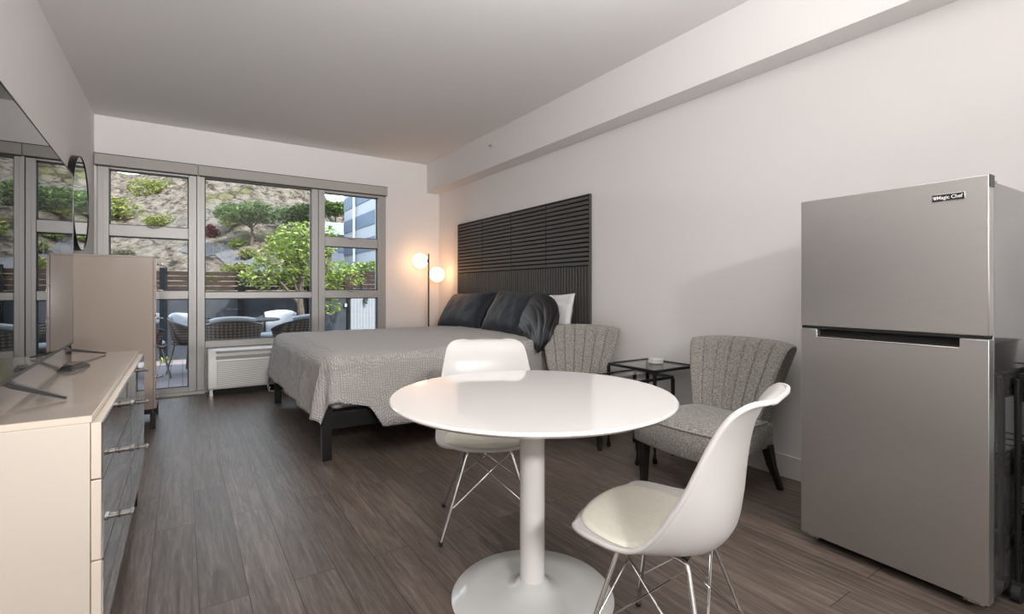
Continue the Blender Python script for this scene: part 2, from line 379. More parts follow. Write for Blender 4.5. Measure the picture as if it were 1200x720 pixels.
# windows: frame bars are (x0,x1,z0,z1) in the plane of the far wall
def frame_unit(name, label, cat, bars, panes, handles=(), inner=()):
    f = B()
    for (x0,x1,z0,z1) in bars: f.box(x0, x1, YW-.035, YW+.09, z0, z1)
    root = f.build(name, 'alu', bevel=.004, seg=1, loc=((bars[0][0]+bars[0][1])/2, YW, 0)); struct(root, label, cat)
    off = Vector(root.location)
    for (x0,x1,z0,z1) in panes:
        g = box(x0-.002, x1+.002, YW+.02, YW+.024, z0-.002, z1+.002).build('pane', 'glass', root); g.location = -off
        s = B()
        for a in ((x0,x1,z0,z0+.009),(x0,x1,z1-.009,z1),(x0,x0+.008,z0,z1),(x1-.008,x1,z0,z1)):
            s.box(a[0], a[1], YW+.008, YW+.032, a[2], a[3])
        q = s.build('gasket', 'alu_dark', root); q.location = -off
    if inner:
        s = B()
        for (x0,x1,z0,z1) in inner: s.box(x0, x1, YW-.0365, YW-.034, z0, z1)
        q = s.build('frame_joint', 'ptacgrey', root); q.location = -off
    for (x, z, w) in handles:
        h = B(); h.box(x-w/2, x+w/2, YW-.052, YW-.035, z-.008, z+.006); h.tube([(x-w/2+.01,YW-.05,z),(x-w*.1,YW-.075,z-.014),(x+w/2,YW-.06,z-.006)], .006, 8)
        q = h.build('window_handle', 'ptacgrey', root, bevel=.002); q.location = -off
    return root
frame_unit('door_1', 'grey aluminium glazed patio door at the left', 'door',
    [(-.70,-.608,0,2.36), (.052,.125,0,2.36), (-.608,.052,2.326,2.36), (-.608,.052,1.661,1.778), (-.608,.052,1.022,1.112), (-.608,.052,.0,.078)],
    [(-.608,.052,1.778,2.326), (-.608,.052,1.112,1.661), (-.608,.052,.078,1.022)], [(-.25,1.772,.11)],
    inner=[(-.66,-.657,0,2.33),(.085,.088,0,2.33),(-.6,.05,.058,.061)])
frame_unit('window_1', 'large middle window over the air conditioner', 'window',
    [(.128,.201,0,2.36), (1.298,1.374,.0,2.36), (.201,1.298,2.34,2.36), (.201,1.298,1.025,1.097), (.201,1.298,.49,.562)],
    [(.201,1.298,1.097,2.34), (.201,1.298,.562,1.025)], inner=[(.165,.168,0,2.33),(1.33,1.333,0,2.33)])
frame_unit('window_2', 'narrow right window with two awning sashes', 'window',
    [(1.377,1.452,0,2.36), (2.115,2.220,0,2.36), (1.452,2.115,2.318,2.36), (1.452,2.115,1.659,1.777), (1.452,2.115,1.020,1.117), (1.452,2.115,.49,.562)],
    [(1.452,2.115,1.777,2.318), (1.452,2.115,1.117,1.659), (1.452,2.115,.562,1.020)], [(1.78,1.772,.11), (1.78,1.112,.11)],
    inner=[(1.412,1.415,0,2.33),(2.155,2.158,0,2.33)])
lp = B(); lp.box(.203, 1.296, YW, YW+.08, 0, .488); lp.box(1.454, 2.113, YW, YW+.08, 0, .488)
struct(lp.build('trim_2', 'alu'), 'grey metal infill panels below the windows', 'panel')
struct(box(-.70, .20, YW-.075, YW-.037, .0, .035).build('trim_3', 'alu', bevel=.003), 'grey metal threshold of the patio door', 'threshold')
for (x0, x1, lb) in ((-.716, .137, 'grey blind box above the glazed patio door'), (.140, 2.222, 'long grey blind box above the middle and right windows')):
    c = thing('blind_cassette', lb, 'window blind', ((x0+x1)/2, YW-.05, 2.35))
    w = (x1-x0)/2
    box(-w, w, -.045, .048, 0, .106).build('casing', 'cassette', c, bevel=.004)
    box(-w, w, -.047, .048, .107, .111).build('top_strip', 'alu_dark', c)
    box(-w+.01, w-.01, -.03, .03, -.006, -.001).build('bottom_slot', 'alu_dark', c)

# sidewall sprinkler on the beam
sp = thing('sprinkler_head', 'small round sprinkler head on the ceiling beam', 'sprinkler', (2.8145, 4.612, 2.70))
B().tube([(0,0,0),(-.006,0,0)], .028, 24).build('cover_plate', 'trimw', sp, smooth=True)
B().tube([(-.006,0,0),(-.03,0,0)], .007, 10).tube([(-.03,-.012,.0),(-.03,.012,.0)], .004, 8).build('nozzle', 'nickel', sp)

# ------------------------------------------------------------------ headboard wall panel
hb = thing('slatted_wall_panel', 'charcoal slatted headboard panel mounted on the right wall', 'headboard', (XR, 4.47, 0))
HY0, HY1, HZ0, HZM, HZ1 = -1.245, 1.235, .45, 1.335, 1.962
box(-.012, -.001, HY0, HY1, HZ0, HZ1).build('felt_backing', 'panelgroove', hb)
pw = (HY1-HY0)/4
for k in range(4):
    s = B(); y0 = HY0+k*pw+.006; y1 = HY0+(k+1)*pw-.006; nsl = 15; p = (HZ1-HZM-.006)/nsl
    for i in range(nsl):
        z = HZM+.008+i*p; s.box(-.027, -.012, y0, y1, z, z+p*.64)
    s.build('horizontal_slat_section', 'panel', hb)
s = B(); n = 62; p = (HY1-HY0)/n
for i in range(n):
    y = HY0+i*p; s.box(-.025, -.012, y+.002, y+p*.56, HZ0, HZM-.004)
s.build('vertical_slat_section', 'panel', hb)
bx = B(); bx.box(-.028,-.001,HY0-.008,HY0-.001,HZ0,HZ1+.006); bx.box(-.028,-.001,HY1+.001,HY1+.008,HZ0,HZ1+.006); bx.box(-.028,-.001,HY0-.008,HY1+.008,HZ1+.0,HZ1+.006)
bx.build('edge_trim', 'panel', hb)

# ------------------------------------------------------------------ bed
bed = thing('platform_bed', 'large bed with black metal frame against the slatted panel', 'bed', (1.87, 4.36, 0))
def bl(x, y, z=0): return Vector((x-1.87, y-4.36, z))
f = B()
def bb(f, x0,x1,y0,y1,z0,z1): return f.box(x0-1.87, x1-1.87, y0-4.36, y1-4.36, z0, z1)
for (x0,x1,y0,y1) in ((.755,2.93,3.35,3.39),(.755,2.93,5.34,5.38)): bb(B(), x0,x1,y0,y1,.20,.31).build('side_rail', 'blackmetal', bed, bevel=.003)
bb(B(), .755,.80,3.391,5.339,.24,.31).build('foot_rail', 'blackmetal', bed, bevel=.003)
for x in (.755, 1.75, 2.88):
    for y in (3.345, 4.33, 5.325):
        if x == .755 and y == 4.33: continue
        top = .345 if x == .755 else .20
        bb(B(), x, x+.06, y, y+.06, .0, top).build('leg', 'blackmetal', bed, bevel=.003)
bb(B(), .80, 2.95, 3.38, 5.35, .315, .66).build('mattress', 'whitepillow', bed, bevel=.06, seg=4)

# bedspread: draped over the mattress, long over the near side, short at the near foot corner
def cover_fn(u, v):
    X0, X1, Y0, Y1, T = .84, 2.93, 3.375, 5.36, .688
    x = X0-.50 + u*(X1-X0+.50); y = Y0-.60 + v*(Y1-Y0+1.08)
    # limit near side drop: shorter close to foot
    ox = max(0, X0-x); oy = max(0, Y0-y); oy2 = max(0, y-Y1)
    side_len = .40 + .15*min(1, max(0, (x-1.03)/.09)) - .0
    if x < 1.03: side_len = .40 - .05*min(1,(1.03-x)/.2)
    oy *= side_len/.60
    ox *= (.46)/.50
    oy2 *= .42/.48
    d = math.hypot(ox, oy if oy > 0 else oy2)
    cx = max(x, X0); cy = min(max(y, Y0), Y1)
    if ox > 0 and oy > 0: d = (ox**4+oy**4)**.25
    r = .10
    def fall(d):
        if d <= 0: return 0, 0
        a = min(d/r, PI/2); h = r*math.sin(a); z = r*(1-math.cos(a))
        e = max(0, d-r*PI/2)
        return h+e*.16, z+e*.985
    h, dz = fall(d)
    if d > 0:
        dx = -ox/ (math.hypot(ox, max(oy,oy2)) or 1); dy = (-oy if oy > 0 else oy2)/(math.hypot(ox, max(oy,oy2)) or 1)
    else: dx = dy = 0
    # folds on the hanging part
    s = (y*1.0 if ox > 0 and oy <= 0 else x)*1.0
    hang = min(1, dz/.3)
    fold = (math.sin(s*9.0+1.2*math.sin(s*3.1))*.010 + math.sin(s*23+2)*.003)*hang
    if ox > 0 and oy > 0: fold = .02*hang*math.sin(6*math.atan2(oy, ox)+.5)
    taper = 1 if x < 2.1 else max(0.0, 1-(x-2.1)/.35)
    px = cx + dx*(h+fold); py = cy + dy*(h*(.35+.65*taper)+fold*taper)
    crown = .03*(1-((y-4.36)/1.05)**2) if d <= 0 else 0
    wr = noise.noise(Vector((x*5, y*5, 2)))*.006 + noise.noise(Vector((x*14, y*14, 5)))*.0035
    pz = T - dz + max(0, crown)*1.0 + wr
    if d > .08:
        px += dx*wr; py += dy*wr
    return bl(px, py, pz)
cv = B().grid(cover_fn, 130, 150).build('bedspread', 'cover', bed, smooth=True, solidify=.012, soff=-1, ang=180)

# pillows
def cr(arr, t):
    n = len(arr)-1; x = min(max(t,0),1)*n; i = min(int(x), n-1); f = x-i
    def g(k):
        k = min(max(k,0), n); a = arr[k]; return a if isinstance(a, tuple) else (a,)
    p0,p1,p2,p3 = g(i-1),g(i),g(i+1),g(i+2)
    return tuple(.5*((2*b)+(-a+c)*f+(2*a-5*b+4*c-d)*f*f+(-a+3*b-3*c+d)*f**3) for a,b,c,d in zip(p0,p1,p2,p3))
def pillow_mesh(w, h, t, seed, wr=.012, top_pinch=.0):
    b = B(); n = 36
    def f(sgn):
        def fn(u, v):
            a = 2*u-1; c = 2*v-1
            k = max(0, (1-abs(a)**2.6)) * max(0, (1-abs(c)**2.6))
            z = sgn*t*.5*(k**.42)
            pin = 1-.07*(a*a*c*c) - .05*(abs(c)**2)*(1-a*a)*0
            x = a*w/2*(1-.075*(1-c*c)*abs(a)**3); y = c*h/2*(1-.10*(1-a*a)*abs(c)**3)
            q = Vector((a*3+seed, c*3*h/w, sgn*1.3+seed))
            wob = noise.noise(q*1.1)*wr*1.6 + noise.noise(Vector((a*9+seed, c*4, seed)))*wr*.9
            if k > 0: z += wob*min(1, k*3)
            return Vector((x, y, z))
        return fn
    b.grid(f(1), n, n); b.grid(f(-1), n, n, flip=True); return b
def place_pillow(name, label, mat, w, h, t, loc, tilt, yaw, roll, seed, wr=.012, cat='pillow', group=None):
    # local mesh: x width, y height, z thickness -> width along room Y, height up, facing -X
    b = pillow_mesh(w, h, t, seed, wr)
    o = b.build(name, mat, smooth=True, ang=180)
    m = Matrix.Rotation(yaw, 4, 'Z') @ Matrix.Rotation(tilt, 4, 'Y') @ Matrix.Rotation(roll, 4, 'X')
    base = Matrix(((0,0,-1,0),(-1,0,0,0),(0,1,0,0),(0,0,0,1)))   # local x->-Y, y->Z, z->-X
    o.matrix_world = Matrix.Translation(loc) @ m @ base
    tag(o, label, cat, group); return o
place_pillow('pillow', 'dark navy satin pillow nearest the floor lamp', 'navy', .98, .46, .22, (2.70, 4.99, .885), R(32), 0, R(-1.5), 3.1, .006)
npil = place_pillow('pillow', 'dark navy satin pillow with loose black case end, nearest the armchair', 'navy', .86, .47, .23, (2.67, 3.97, .895), R(30), R(0), R(2), 8.7, .006)
place_pillow('pillow', 'white pillow peeking out behind the near dark pillow', 'whitepillow', .66, .42, .13, (2.87, 3.66, .885), R(10), 0, R(0), 5.3, .012)
# the loose satin end of the near pillowcase hanging over the mattress edge
FP = [(2.665,3.76,.895),(2.66,3.64,.893),(2.645,3.53,.875),(2.61,3.43,.825),(2.56,3.355,.755),(2.50,3.30,.68),(2.45,3.27,.605)]
FR = [(.195,.070),(.212,.090),(.214,.095),(.200,.090),(.175,.072),(.125,.046),(.014,.008)]
def flap_fn(u, v):
    p = Vector(cr(FP, v)); q = Vector(cr(FP, min(1, v+.02))) - Vector(cr(FP, max(0, v-.02))); q.normalize()
    A = Vector((.5,0,.866)); A = (A - q*q.dot(A)).normalized(); Bv = q.cross(A)
    ra, rb = cr(FR, v); th = 2*PI*u
    fold = 1 + .05*math.sin(th*3+v*2)*v - .13*min(1,max(0,(v-.12)*2.2))*(1-abs(math.sin(th*4.0+v*2.2+.6)))**2 - .06*min(1,v*2)*(1-abs(math.sin(th*7.5-v*3)))**2
    ca, sa = math.cos(th), math.sin(th)
    return p + A*ra*fold*math.copysign(abs(ca)**.8, ca) + Bv*rb*fold*math.copysign(abs(sa)**.8, sa)
fl = B().grid(flap_fn, 150, 50).build('pillowcase_end', 'blacksatin', smooth=True, ang=180)
fl.parent = npil
fl.matrix_parent_inverse = npil.matrix_basis.inverted()

# ------------------------------------------------------------------ floor lamp
lp = thing('floor_lamp', 'slim black floor lamp with two lit white globes', 'lamp', (2.715, 6.05, 0))
B().lathe([(.0001,0),(.13,0),(.13,.018),(.125,.022),(.0001,.022)], n=48).build('base', 'blackmetal', lp, smooth=True)
B().tube([(0,0,.02),(0,0,1.60)], .0095, 14).build('pole', 'blackmetal', lp, smooth=True)
dvec = Vector((.831,-.556,0))
for (s, z) in ((-1, 1.505), (1, 1.325)):
    c = dvec*s*.112; c.z = z
    B().sphere(c, .098).build('globe', 'globe', lp, smooth=True)
    e = dvec*s
    B().tube([Vector((0,0,z)), e*.018+Vector((0,0,z))], .022, 16).build('globe_socket', 'blackmetal', lp, smooth=True)

# ------------------------------------------------------------------ dining table
dt = thing('pedestal_table', 'round white glossy pedestal dining table', 'table', (1.069, 1.464, 0))
B().lathe([(.0001,.708),(.46,.712),(.498,.722),(.512,.732),(.512,.737),(.508,.741),(.0001,.741)], n=128).build('tabletop', 'white_gloss', dt, smooth=True)
B().lathe([(.046,.014),(.046,.70),(.10,.706),(.10,.709),(.0001,.709)], n=64).build('column', 'white_gloss', dt, smooth=True)
B().lathe([(.0001,0),(.294,0),(.296,.006),(.290,.012),(.20,.017),(.11,.026),(.065,.040),(.047,.062),(.0001,.062)], n=128).build('base', 'white_base', dt, smooth=True, ang=60)

# ------------------------------------------------------------------ moulded dining chairs (front is local +X)
CP = [(.238,.426),(.226,.432),(.19,.426),(.13,.412),(.06,.402),(-.01,.396),(-.08,.397),(-.14,.414),(-.180,.462),(-.194,.53),(-.199,.61),(-.206,.69),(-.221,.755),(-.246,.81),(-.279,.843),(-.305,.847)]
RIM = [(.205,.434),(.195,.438),(.160,.438),(.112,.436),(.06,.435),(.010,.441),(-.032,.464),(-.070,.508),(-.102,.558),(-.134,.614),(-.160,.674),(-.184,.730),(-.209,.782),(-.237,.822),(-.268,.845),(-.298,.850)]
CW = [.185,.205,.224,.234,.240,.242,.242,.241,.238,.232,.225,.216,.207,.199,.190,.178]
def shell_pt(a, t, lift=0):
    cx, cz = cr(CP, t); w = cr(CW, t)[0]; rx, rz = cr(RIM, t)
    e = 1.0
    if t < .10: e = 1-.16*(1-t/.10)**2
    if t > .80: e = 1-.36*((t-.80)/.20)**2.6
    k = abs(a)**(2.2 if .3 < t < .8 else 2.8)
    if t > .80: cz -= .030*(abs(a)**4)*((t-.80)/.20)**1.5*(1-k)
    cx2, cz2 = cr(CP, min(1, t+.01)); cx1, cz1 = cr(CP, max(0, t-.01))
    tx, tz = cx2-cx1, cz2-cz1; l = math.hypot(tx, tz) or 1
    nx, nz = tz/l, -tx/l
    return Vector((cx+(rx-cx)*k+nx*lift, a*w*e, cz+(rz-cz)*k+nz*lift))
def make_chair():
    t = thing('dining_chair', '', 'chair')
    B().grid(lambda u, v: shell_pt(2*u-1, v), 44, 72).build('shell', 'shell', t, smooth=True, solidify=.011, soff=0, ang=180, sub=0)
    rim = [shell_pt(-1, k/60) for k in range(61)] + [shell_pt(-1+2*k/20, 1) for k in range(1,21)] + [shell_pt(1, 1-k/60) for k in range(1,61)] + [shell_pt(1-2*k/20, 0) for k in range(1,20)]
    rim.append(rim[0])
    B().tube(rim, .0075, 8).build('rim', 'shell', t, smooth=True, ang=180)
    def pad(sg):
        def fn(u, v):
            a = 2*u-1; c = 2*v-1
            # squircle mapping
            aa = a*math.sqrt(1-c*c*.35); cc = c*math.sqrt(1-a*a*.35)
            k = max(0, 1-abs(a)**5)*max(0, 1-abs(c)**5)
            return shell_pt(aa*.87, .243+cc*.20, .007+.015*k**.4)
        return fn
    B().grid(pad(1), 30, 30).build('seat_pad', 'pad', t, smooth=True, ang=180)
    fl = .217; ff = .188; fb = .203; tp = .094
    for sx in (1,-1):
        for sy in (1,-1):
            pts = [(sx*.02, sy*tp*.9, .386),(sx*tp*.80, sy*tp, .386),(sx*tp, sy*tp*1.02, .380),(sx*(tp+.008), sy*(tp+.010), .362),((ff if sx > 0 else -fb), sy*fl, .008)]
            lg = B().tube(pts, .0075, 12).build('leg', 'chrome', t, smooth=True)
            B().lathe([(.0085,0),(.0095,.002),(.0095,.016),(.008,.018)], ((ff if sx > 0 else -fb), sy*fl, 0), 12).build('foot_cap', 'rubber', lg, smooth=True)
    def on(sx, sy, z):
        k = (.362-z)/.354; fx_ = ff if sx > 0 else fb; return Vector((sx*(tp+.008+(fx_-tp-.008)*k), sy*(tp+.010+(fl-tp-.010)*k), z))
    for (a, b2) in (((1,1),(1,-1)),((1,-1),(-1,-1)),((-1,-1),(-1,1)),((-1,1),(1,1))):
        w = B(); w.tube([on(*a,.372), on(*b2,.14)], .0035, 8); w.tube([on(*b2,.372), on(*a,.14)], .0035, 8)
        w.build('cross_brace', 'chrome', t, smooth=True)
    B().box(-.09,.07,-.08,.08,.378,.390).build('mounting_plate', 'blackmetal', t, bevel=.003)
    return t
ch = make_chair()
ch.location = (1.192, .958, 0); ch.rotation_euler = (0,0,R(107.4))
ch['label'] = 'white shell dining chair seen from the side, in front of the grey armchair'
ch['group'] = 'white dining chairs'
dup(ch, (1.217, 2.025, 0), R(-117.9), 'white shell dining chair behind the round table, facing the viewer', 'white dining chairs')

# ------------------------------------------------------------------ slipper armchairs (front is local +X)
def make_slipper():
    t = thing('slipper_chair', '', 'armchair', group='grey tweed slipper chairs')
    # seat: tapered block with bowed front
    def outline(z_in=0):
        pts = []
        F, Bk, wf, wbk = .30, -.20, .275, .235
        for k in range(13):      # front, from -w to +w
            a = -1+2*k/12; pts.append((F+.03*(1-a*a)-z_in, a*(wf-z_in)))
        for k in range(1, 9):
            s = k/8; pts.append((F-z_in+(Bk-F+z_in)*s, (wf+(wbk-wf)*s)-z_in))
        for k in range(1, 13):
            a = 1-2*k/12; pts.append((Bk, a*(wbk-z_in)))
        for k in range(1, 8):
            s = 1-k/8; pts.append((F-z_in+(Bk-F+z_in)*s, -((wf+(wbk-wf)*s)-z_in)))
        return pts
    b = B(); lv = [(.235,.012),(.245,.0),(.36,-.004),(.385,.002)]
    n = len(outline()); vs = []; 
    for z, i in lv: vs += [Vector((x, y, z)) for x, y in outline(i)]
    fs = [(r*n+k, r*n+(k+1)%n, (r+1)*n+(k+1)%n, (r+1)*n+k) for r in range(len(lv)-1) for k in range(n)]
    fs.append(tuple(range(n))[::-1]); fs.append(tuple(range((len(lv)-1)*n, len(lv)*n)))
    b.add(vs, fs); b.build('seat_base', 'tweed', t, smooth=True, ang=60)
    def top(u, v):
        o = outline(.004); a = 2*u-1
        x = -.20 + v*.50; w = .235+.04*v - .006; x2 = x + (.03*(1-a*a)-.006)*v
        k = (1-abs(a)**4)*(1-abs(2*v-1)**4)
        return Vector((x2, a*w, .383+.045*max(0,k)**.5))
    B().grid(top, 30, 30).build('seat_cushion', 'tweed', t, smooth=True, ang=180)
    pp = [Vector((x, y, .386)) for x, y in outline(-.002)]; pp.append(pp[0])
    B().tube(pp, .005, 8).build('seat_piping', 'tweed', t, smooth=True)
    # back: flared, channelled, winged
    nch = 7
    def back(front):
        def fn(u, v):
            a = 2*u-1; z = .36 + v*.455
            hw = .205 + .115*(v**.95)
            xc = -.155 - .13*v - .02*v*v
            thick = .115-.02*v
            curl = .055*abs(a)**2.6*(.35+.65*v)
            wing = 1
            if front:
                ph = (a*.5+.5)*nch; d = abs(ph-round(ph)); g = -.013*math.exp(-(d/.05)**2) if 0.3 < ph < nch-.3 else 0
                bul = .012*(1-abs(2*v-1)**3)
                x = xc + curl + g + bul; 
            else:
                x = xc - thick + curl*.75
            rnd = 0
            if v > .93: rnd = ((v-.93)/.07)**2
            if front: x -= rnd*.02
            else: x += rnd*.02
            ee = max(0, (abs(a)-.95)/.05)
            if front: x -= ee**2*.012
            zt = z + (.018*(1-a*a)*v) - (.010*abs(a)**8*v)
            return Vector((x, a*hw, zt))
        return fn
    b = B(); nu, nv = 210, 22
    b.grid(back(True), nu, nv); b.grid(back(False), nu, nv, flip=True)
    m = (nu+1)*(nv+1)
    def idx(s, i, j): return s*m + j*(nu+1)+i
    for j in range(nv):
        b.f.append((idx(0,0,j), idx(0,0,j+1), idx(1,0,j+1), idx(1,0,j))); b.f.append((idx(0,nu,j), idx(1,nu,j), idx(1,nu,j+1), idx(0,nu,j+1)))
    for i in range(nu):
        b.f.append((idx(0,i,nv), idx(0,i+1,nv), idx(1,i+1,nv), idx(1,i,nv))); b.f.append((idx(0,i,0), idx(1,i,0), idx(1,i+1,0), idx(0,i+1,0)))
    bk = b.build('backrest', 'tweed', t, smooth=True, ang=70)
    for s in (0, 1):
        p = [back(True)(s, k/20)+Vector((-.004,0,0)) for k in range(21)]
        B().tube(p, .0045, 8).build('back_piping', 'tweed', bk, smooth=True)
    B().box(-.29,-.155,-.225,.225,.235,.37).build('back_base', 'tweed', t, bevel=.02, seg=3)
    for sy in (1,-1):
        B().add([(x+dx*s, sy*.235+dy*s, z) for z, s, x in ((0,.017,.265),(.24,.026,.262)) for dx, dy in ((-1,-1),(1,-1),(1,1),(-1,1))],
                [(3,2,1,0),(4,5,6,7),(0,1,5,4),(1,2,6,5),(2,3,7,6),(3,0,4,7)]).build('leg', 'blackwood', t, bevel=.003)
        pr = [(-.285,0,.014),(-.280,.06,.016),(-.262,.13,.020),(-.245,.25,.026)]
        B().add([(x+dx*s, sy*(.205+.055*(1-z/.25)**1.5)+dy*s, z) for x, z, s in pr for dx, dy in ((-1,-1),(1,-1),(1,1),(-1,1))],
                [(3,2,1,0),(12,13,14,15)]+[(4*i+a, 4*i+(a+1)%4, 4*i+4+(a+1)%4, 4*i+4+a) for i in range(3) for a in range(4)]).build('leg', 'blackwood', t, bevel=.003)
    return t
sc1 = make_slipper()
sc1.location = (2.505, 1.725, 0); sc1.rotation_euler = (0,0,R(178))
sc1['label'] = 'grey tweed slipper chair with black legs beside the refrigerator'
dup(sc1, (2.50, 2.885, 0), R(-141.5), 'grey tweed slipper chair next to the bed, mostly behind the round table', 'grey tweed slipper chairs')

# ------------------------------------------------------------------ nesting tables
def nest_table(x0, x1, y0, y1, h, label):
    t = thing('nesting_table', label, 'side table', ((x0+x1)/2, (y0+y1)/2, 0), 0, 'black and glass nesting tables')
    w, d = (x1-x0)/2, (y1-y0)/2; r = .009
    f = B()
    for s in (-1, 1):
        f.box(-w, w, s*d-r, s*d+r, h-.018, h); f.box(s*w-r, s*w+r, -d, d, h-.018, h)
    f.build('top_frame', 'blackmetal', t, bevel=.002)
    B().add([(-w+.008,-d+.008,h-.004),(w-.008,-d+.008,h-.004),(w-.008,d-.008,h-.004),(-w+.008,d-.008,h-.004)], [(0,1,2,3)]).build('glass_top', 'tglass', t)
    for sx in (-1,1):
        for sy in (-1,1):
            l = B(); x, y = sx*w, sy*d
            l.box(x-r, x+r, y-r, y+r, .10, h-.018)
            l.lathe([(.008,.11),(.012,.10),(.007,.085),(.007,.06),(.011,.035),(.017,.015),(.013,0),(.0001,0)], (x,y,0), 14)
            l.build('leg', 'blackmetal', t, smooth=True)
    return t
nest_table(2.535, 2.945, 2.130, 2.545, .60, 'taller black metal nesting table with glass top against the right wall')
nest_table(2.415, 2.765, 2.170, 2.510, .538, 'shorter black metal nesting table tucked under the taller one')
cst = thing('coaster_stack', 'small stack of white coasters on the glass nesting table', 'coasters', (2.80, 2.345, .601), R(20))
for k in range(3):
    B().lathe([(.0001,0),(.052,0),(.055,.004),(.052,.009),(.0001,.009)], (0.002*k,0,.011*k), 6).build('coaster', 'trimw', cst, bevel=.001)

# ------------------------------------------------------------------ refrigerator (front is local -X)
fr = thing('refrigerator', 'stainless steel top freezer refrigerator against the right wall', 'refrigerator', (2.285, .80, 0), R(-2.8))
W2 = .313
B().box(.060,.60,-W2+.004,W2-.004,.045,1.495).build('cabinet', 'fridge_side', fr, bevel=.006)
B().box(.046,.062,-W2+.012,W2-.012,.05,1.49).build('door_gasket', 'ptacgrey', fr)
fd = B().box(0,.045,-W2,W2,.962,1.513).build('freezer_door', 'steel', fr, bevel=.003)
# lower door with scooped pull along its top edge
hy0, hy1, zt = -.235, .245, .950
ld = B(); ol = [(-W2,.045),(W2,.045),(W2,zt),(hy1,zt),(hy1,.915),(hy0,.915),(hy0,zt),(-W2,zt)]; no = len(ol)
ld.add([(x,y,z) for x in (0,.045) for y,z in ol], [tuple(range(no))[::-1], tuple(range(no,2*no))]+[(i,(i+1)%no,(i+1)%no+no,i+no) for i in range(no)])
dr = ld.build('refrigerator_door', 'steel', fr, bevel=.002)
B().box(.002,.030,hy0+.001,hy1-.001,.916,.922).build('pull_recess', 'dark', dr)
B().box(.026,.031,hy0+.001,hy1-.001,.918,.960).build('pull_recess', 'dark', dr)
B().tube([(.001,hy0,.9145),(.001,hy1,.9145)], .003, 8).build('pull_edge', 'chrome', dr)
B().box(.003,.044,-W2+.003,W2-.003,.951,.961).build('door_gap', 'dark', fr)
B().box(.047,.12,-W2+.01,-W2+.07,1.495,1.506).build('hinge_cover', 'ptacgrey', fr, bevel=.004)
B().box(.002,.046,-W2-.002,-W2+.001,1.47,1.513).build('hinge_plate', 'badgeblack', fr)
for y in (-.27, .27):
    B().box(.01,.05,y-.028,y+.028,.032,.044).build('bottom_hinge', 'silverback', fr, bevel=.002)
    B().tube([(.09,y,0),(.09,y,.045)], .018, 14).build('foot', 'rubber', fr)
B().box(.07,.59,-W2+.02,W2-.02,.018,.045).build('kick_plate', 'dark', fr)
# badge: local y decreases to the viewer's right
bz, by = 1.452, -.205
bd = B().box(-.004,.0,by-.047,by+.047,bz-.013,bz+.013).build('badge', 'silverback', fd, bevel=.0015)
B().box(-.0055,-.0035,by-.045,by+.045,bz-.0115,bz+.0115).build('badge_plate', 'badgeblack', bd, bevel=.001)
tc = bpy.data.curves.new('badge_text', 'FONT'); tc.body = 'Magic Chef'; tc.size = .0175; tc.extrude = .0004; tc.align_x = 'LEFT'; tc.align_y = 'CENTER'; tc.offset = .00035
to = bpy.data.objects.new('tmp_text', tc); COL.objects.link(to)
bpy.context.view_layer.update()
me = bpy.data.meshes.new_from_object(to.evaluated_get(bpy.context.evaluated_depsgraph_get())); bpy.data.objects.remove(to)
me.materials.clear(); me.materials.append(M['letter'])
xs = [v.co.x for v in me.vertices]; sx = .072/(max(xs)-min(xs)); mnx = min(xs)
for v in me.vertices:
    x, y, z = v.co; v.co = (-.0062-z*.5, by+.031-(x-mnx)*sx, bz+y-.0005)
lt = bpy.data.objects.new('badge_lettering', me); COL.objects.link(lt); lt.parent = bd
e = B(); e.box(-.0064,-.0055,by+.0335,by+.0405,bz-.006,bz-.001)
for (yy, rr) in ((.0345,.0032),(.037,.0038),(.0395,.0032)): e.tube([(-.0064,by+yy,bz+.002),(-.0055,by+yy,bz+.002)], rr, 12)
e.build('badge_emblem', 'letter', bd)

# ------------------------------------------------------------------ rolling cart by the fridge
ct = thing('rolling_cart', 'black wire rolling cart beside the refrigerator', 'cart', (2.53, .432, 0), R(-2.8))
cw, cd = .14, .32   # runs away along -Y and +X
px = [(-.04,.025),(.36,.025),(-.04,-.28),(.36,-.28)]
for (x, y) in px:
    B().tube([(x,y,.07),(x,y,.80)], .010, 10).build('post', 'blackmetal', ct, smooth=True)
    w = B(); w.tube([(x,y-.012,.032),(x,y+.012,.032)], .032, 20); w.box(x-.012,x+.012,y-.016,y+.016,.05,.075)
    w.build('caster', 'rubber', ct, smooth=True)
for z in (.14, .42, .72):
    b = B()
    b.box(-.04,.36,-.28,.025,z,z+.006); b.box(-.036,.356,.020,.022,z+.004,z+.088); b.box(-.036,-.034,-.276,.022,z+.004,z+.088)
    for zz in (z+.02, z+.045, z+.07, z+.095):
        b.tube([(-.04,.025,zz),(.36,.025,zz)], .003, 6); b.tube([(-.04,-.28,zz),(.36,-.28,zz)], .003, 6)
        b.tube([(-.04,.025,zz),(-.04,-.28,zz)], .003, 6); b.tube([(.36,.025,zz),(.36,-.28,zz)], .003, 6)
    for k in range(15):
        x = -.04+.40*k/14; b.tube([(x,.025,z),(x,.025,z+.095)], .002, 5); b.tube([(x,-.28,z),(x,-.28,z+.095)], .002, 5)
    for k in range(11):
        y = -.28+.305*k/10; b.tube([(-.04,y,z),(-.04,y,z+.095)], .002, 5); b.tube([(.36,y,z),(.36,y,z+.095)], .002, 5)
    b.build('basket', 'blackmetal', ct)
cb = thing('storage_bin', 'pale green bin standing on the black rolling cart', 'bin', (2.66, .27, .427), R(-2.8))
B().add([(x*s, y*s*.9, z) for z, s in ((0,.10),(.26,.12)) for x, y in ((-1,-1),(1,-1),(1,1),(-1,1))], [(3,2,1,0),(0,1,5,4),(1,2,6,5),(2,3,7,6),(3,0,4,7)]).build('bin_body', 'teal', cb, bevel=.01, solidify=.004)
B().box(-.122,.122,-.110,.110,.262,.272).build('bin_lid', 'teal', cb, bevel=.004)
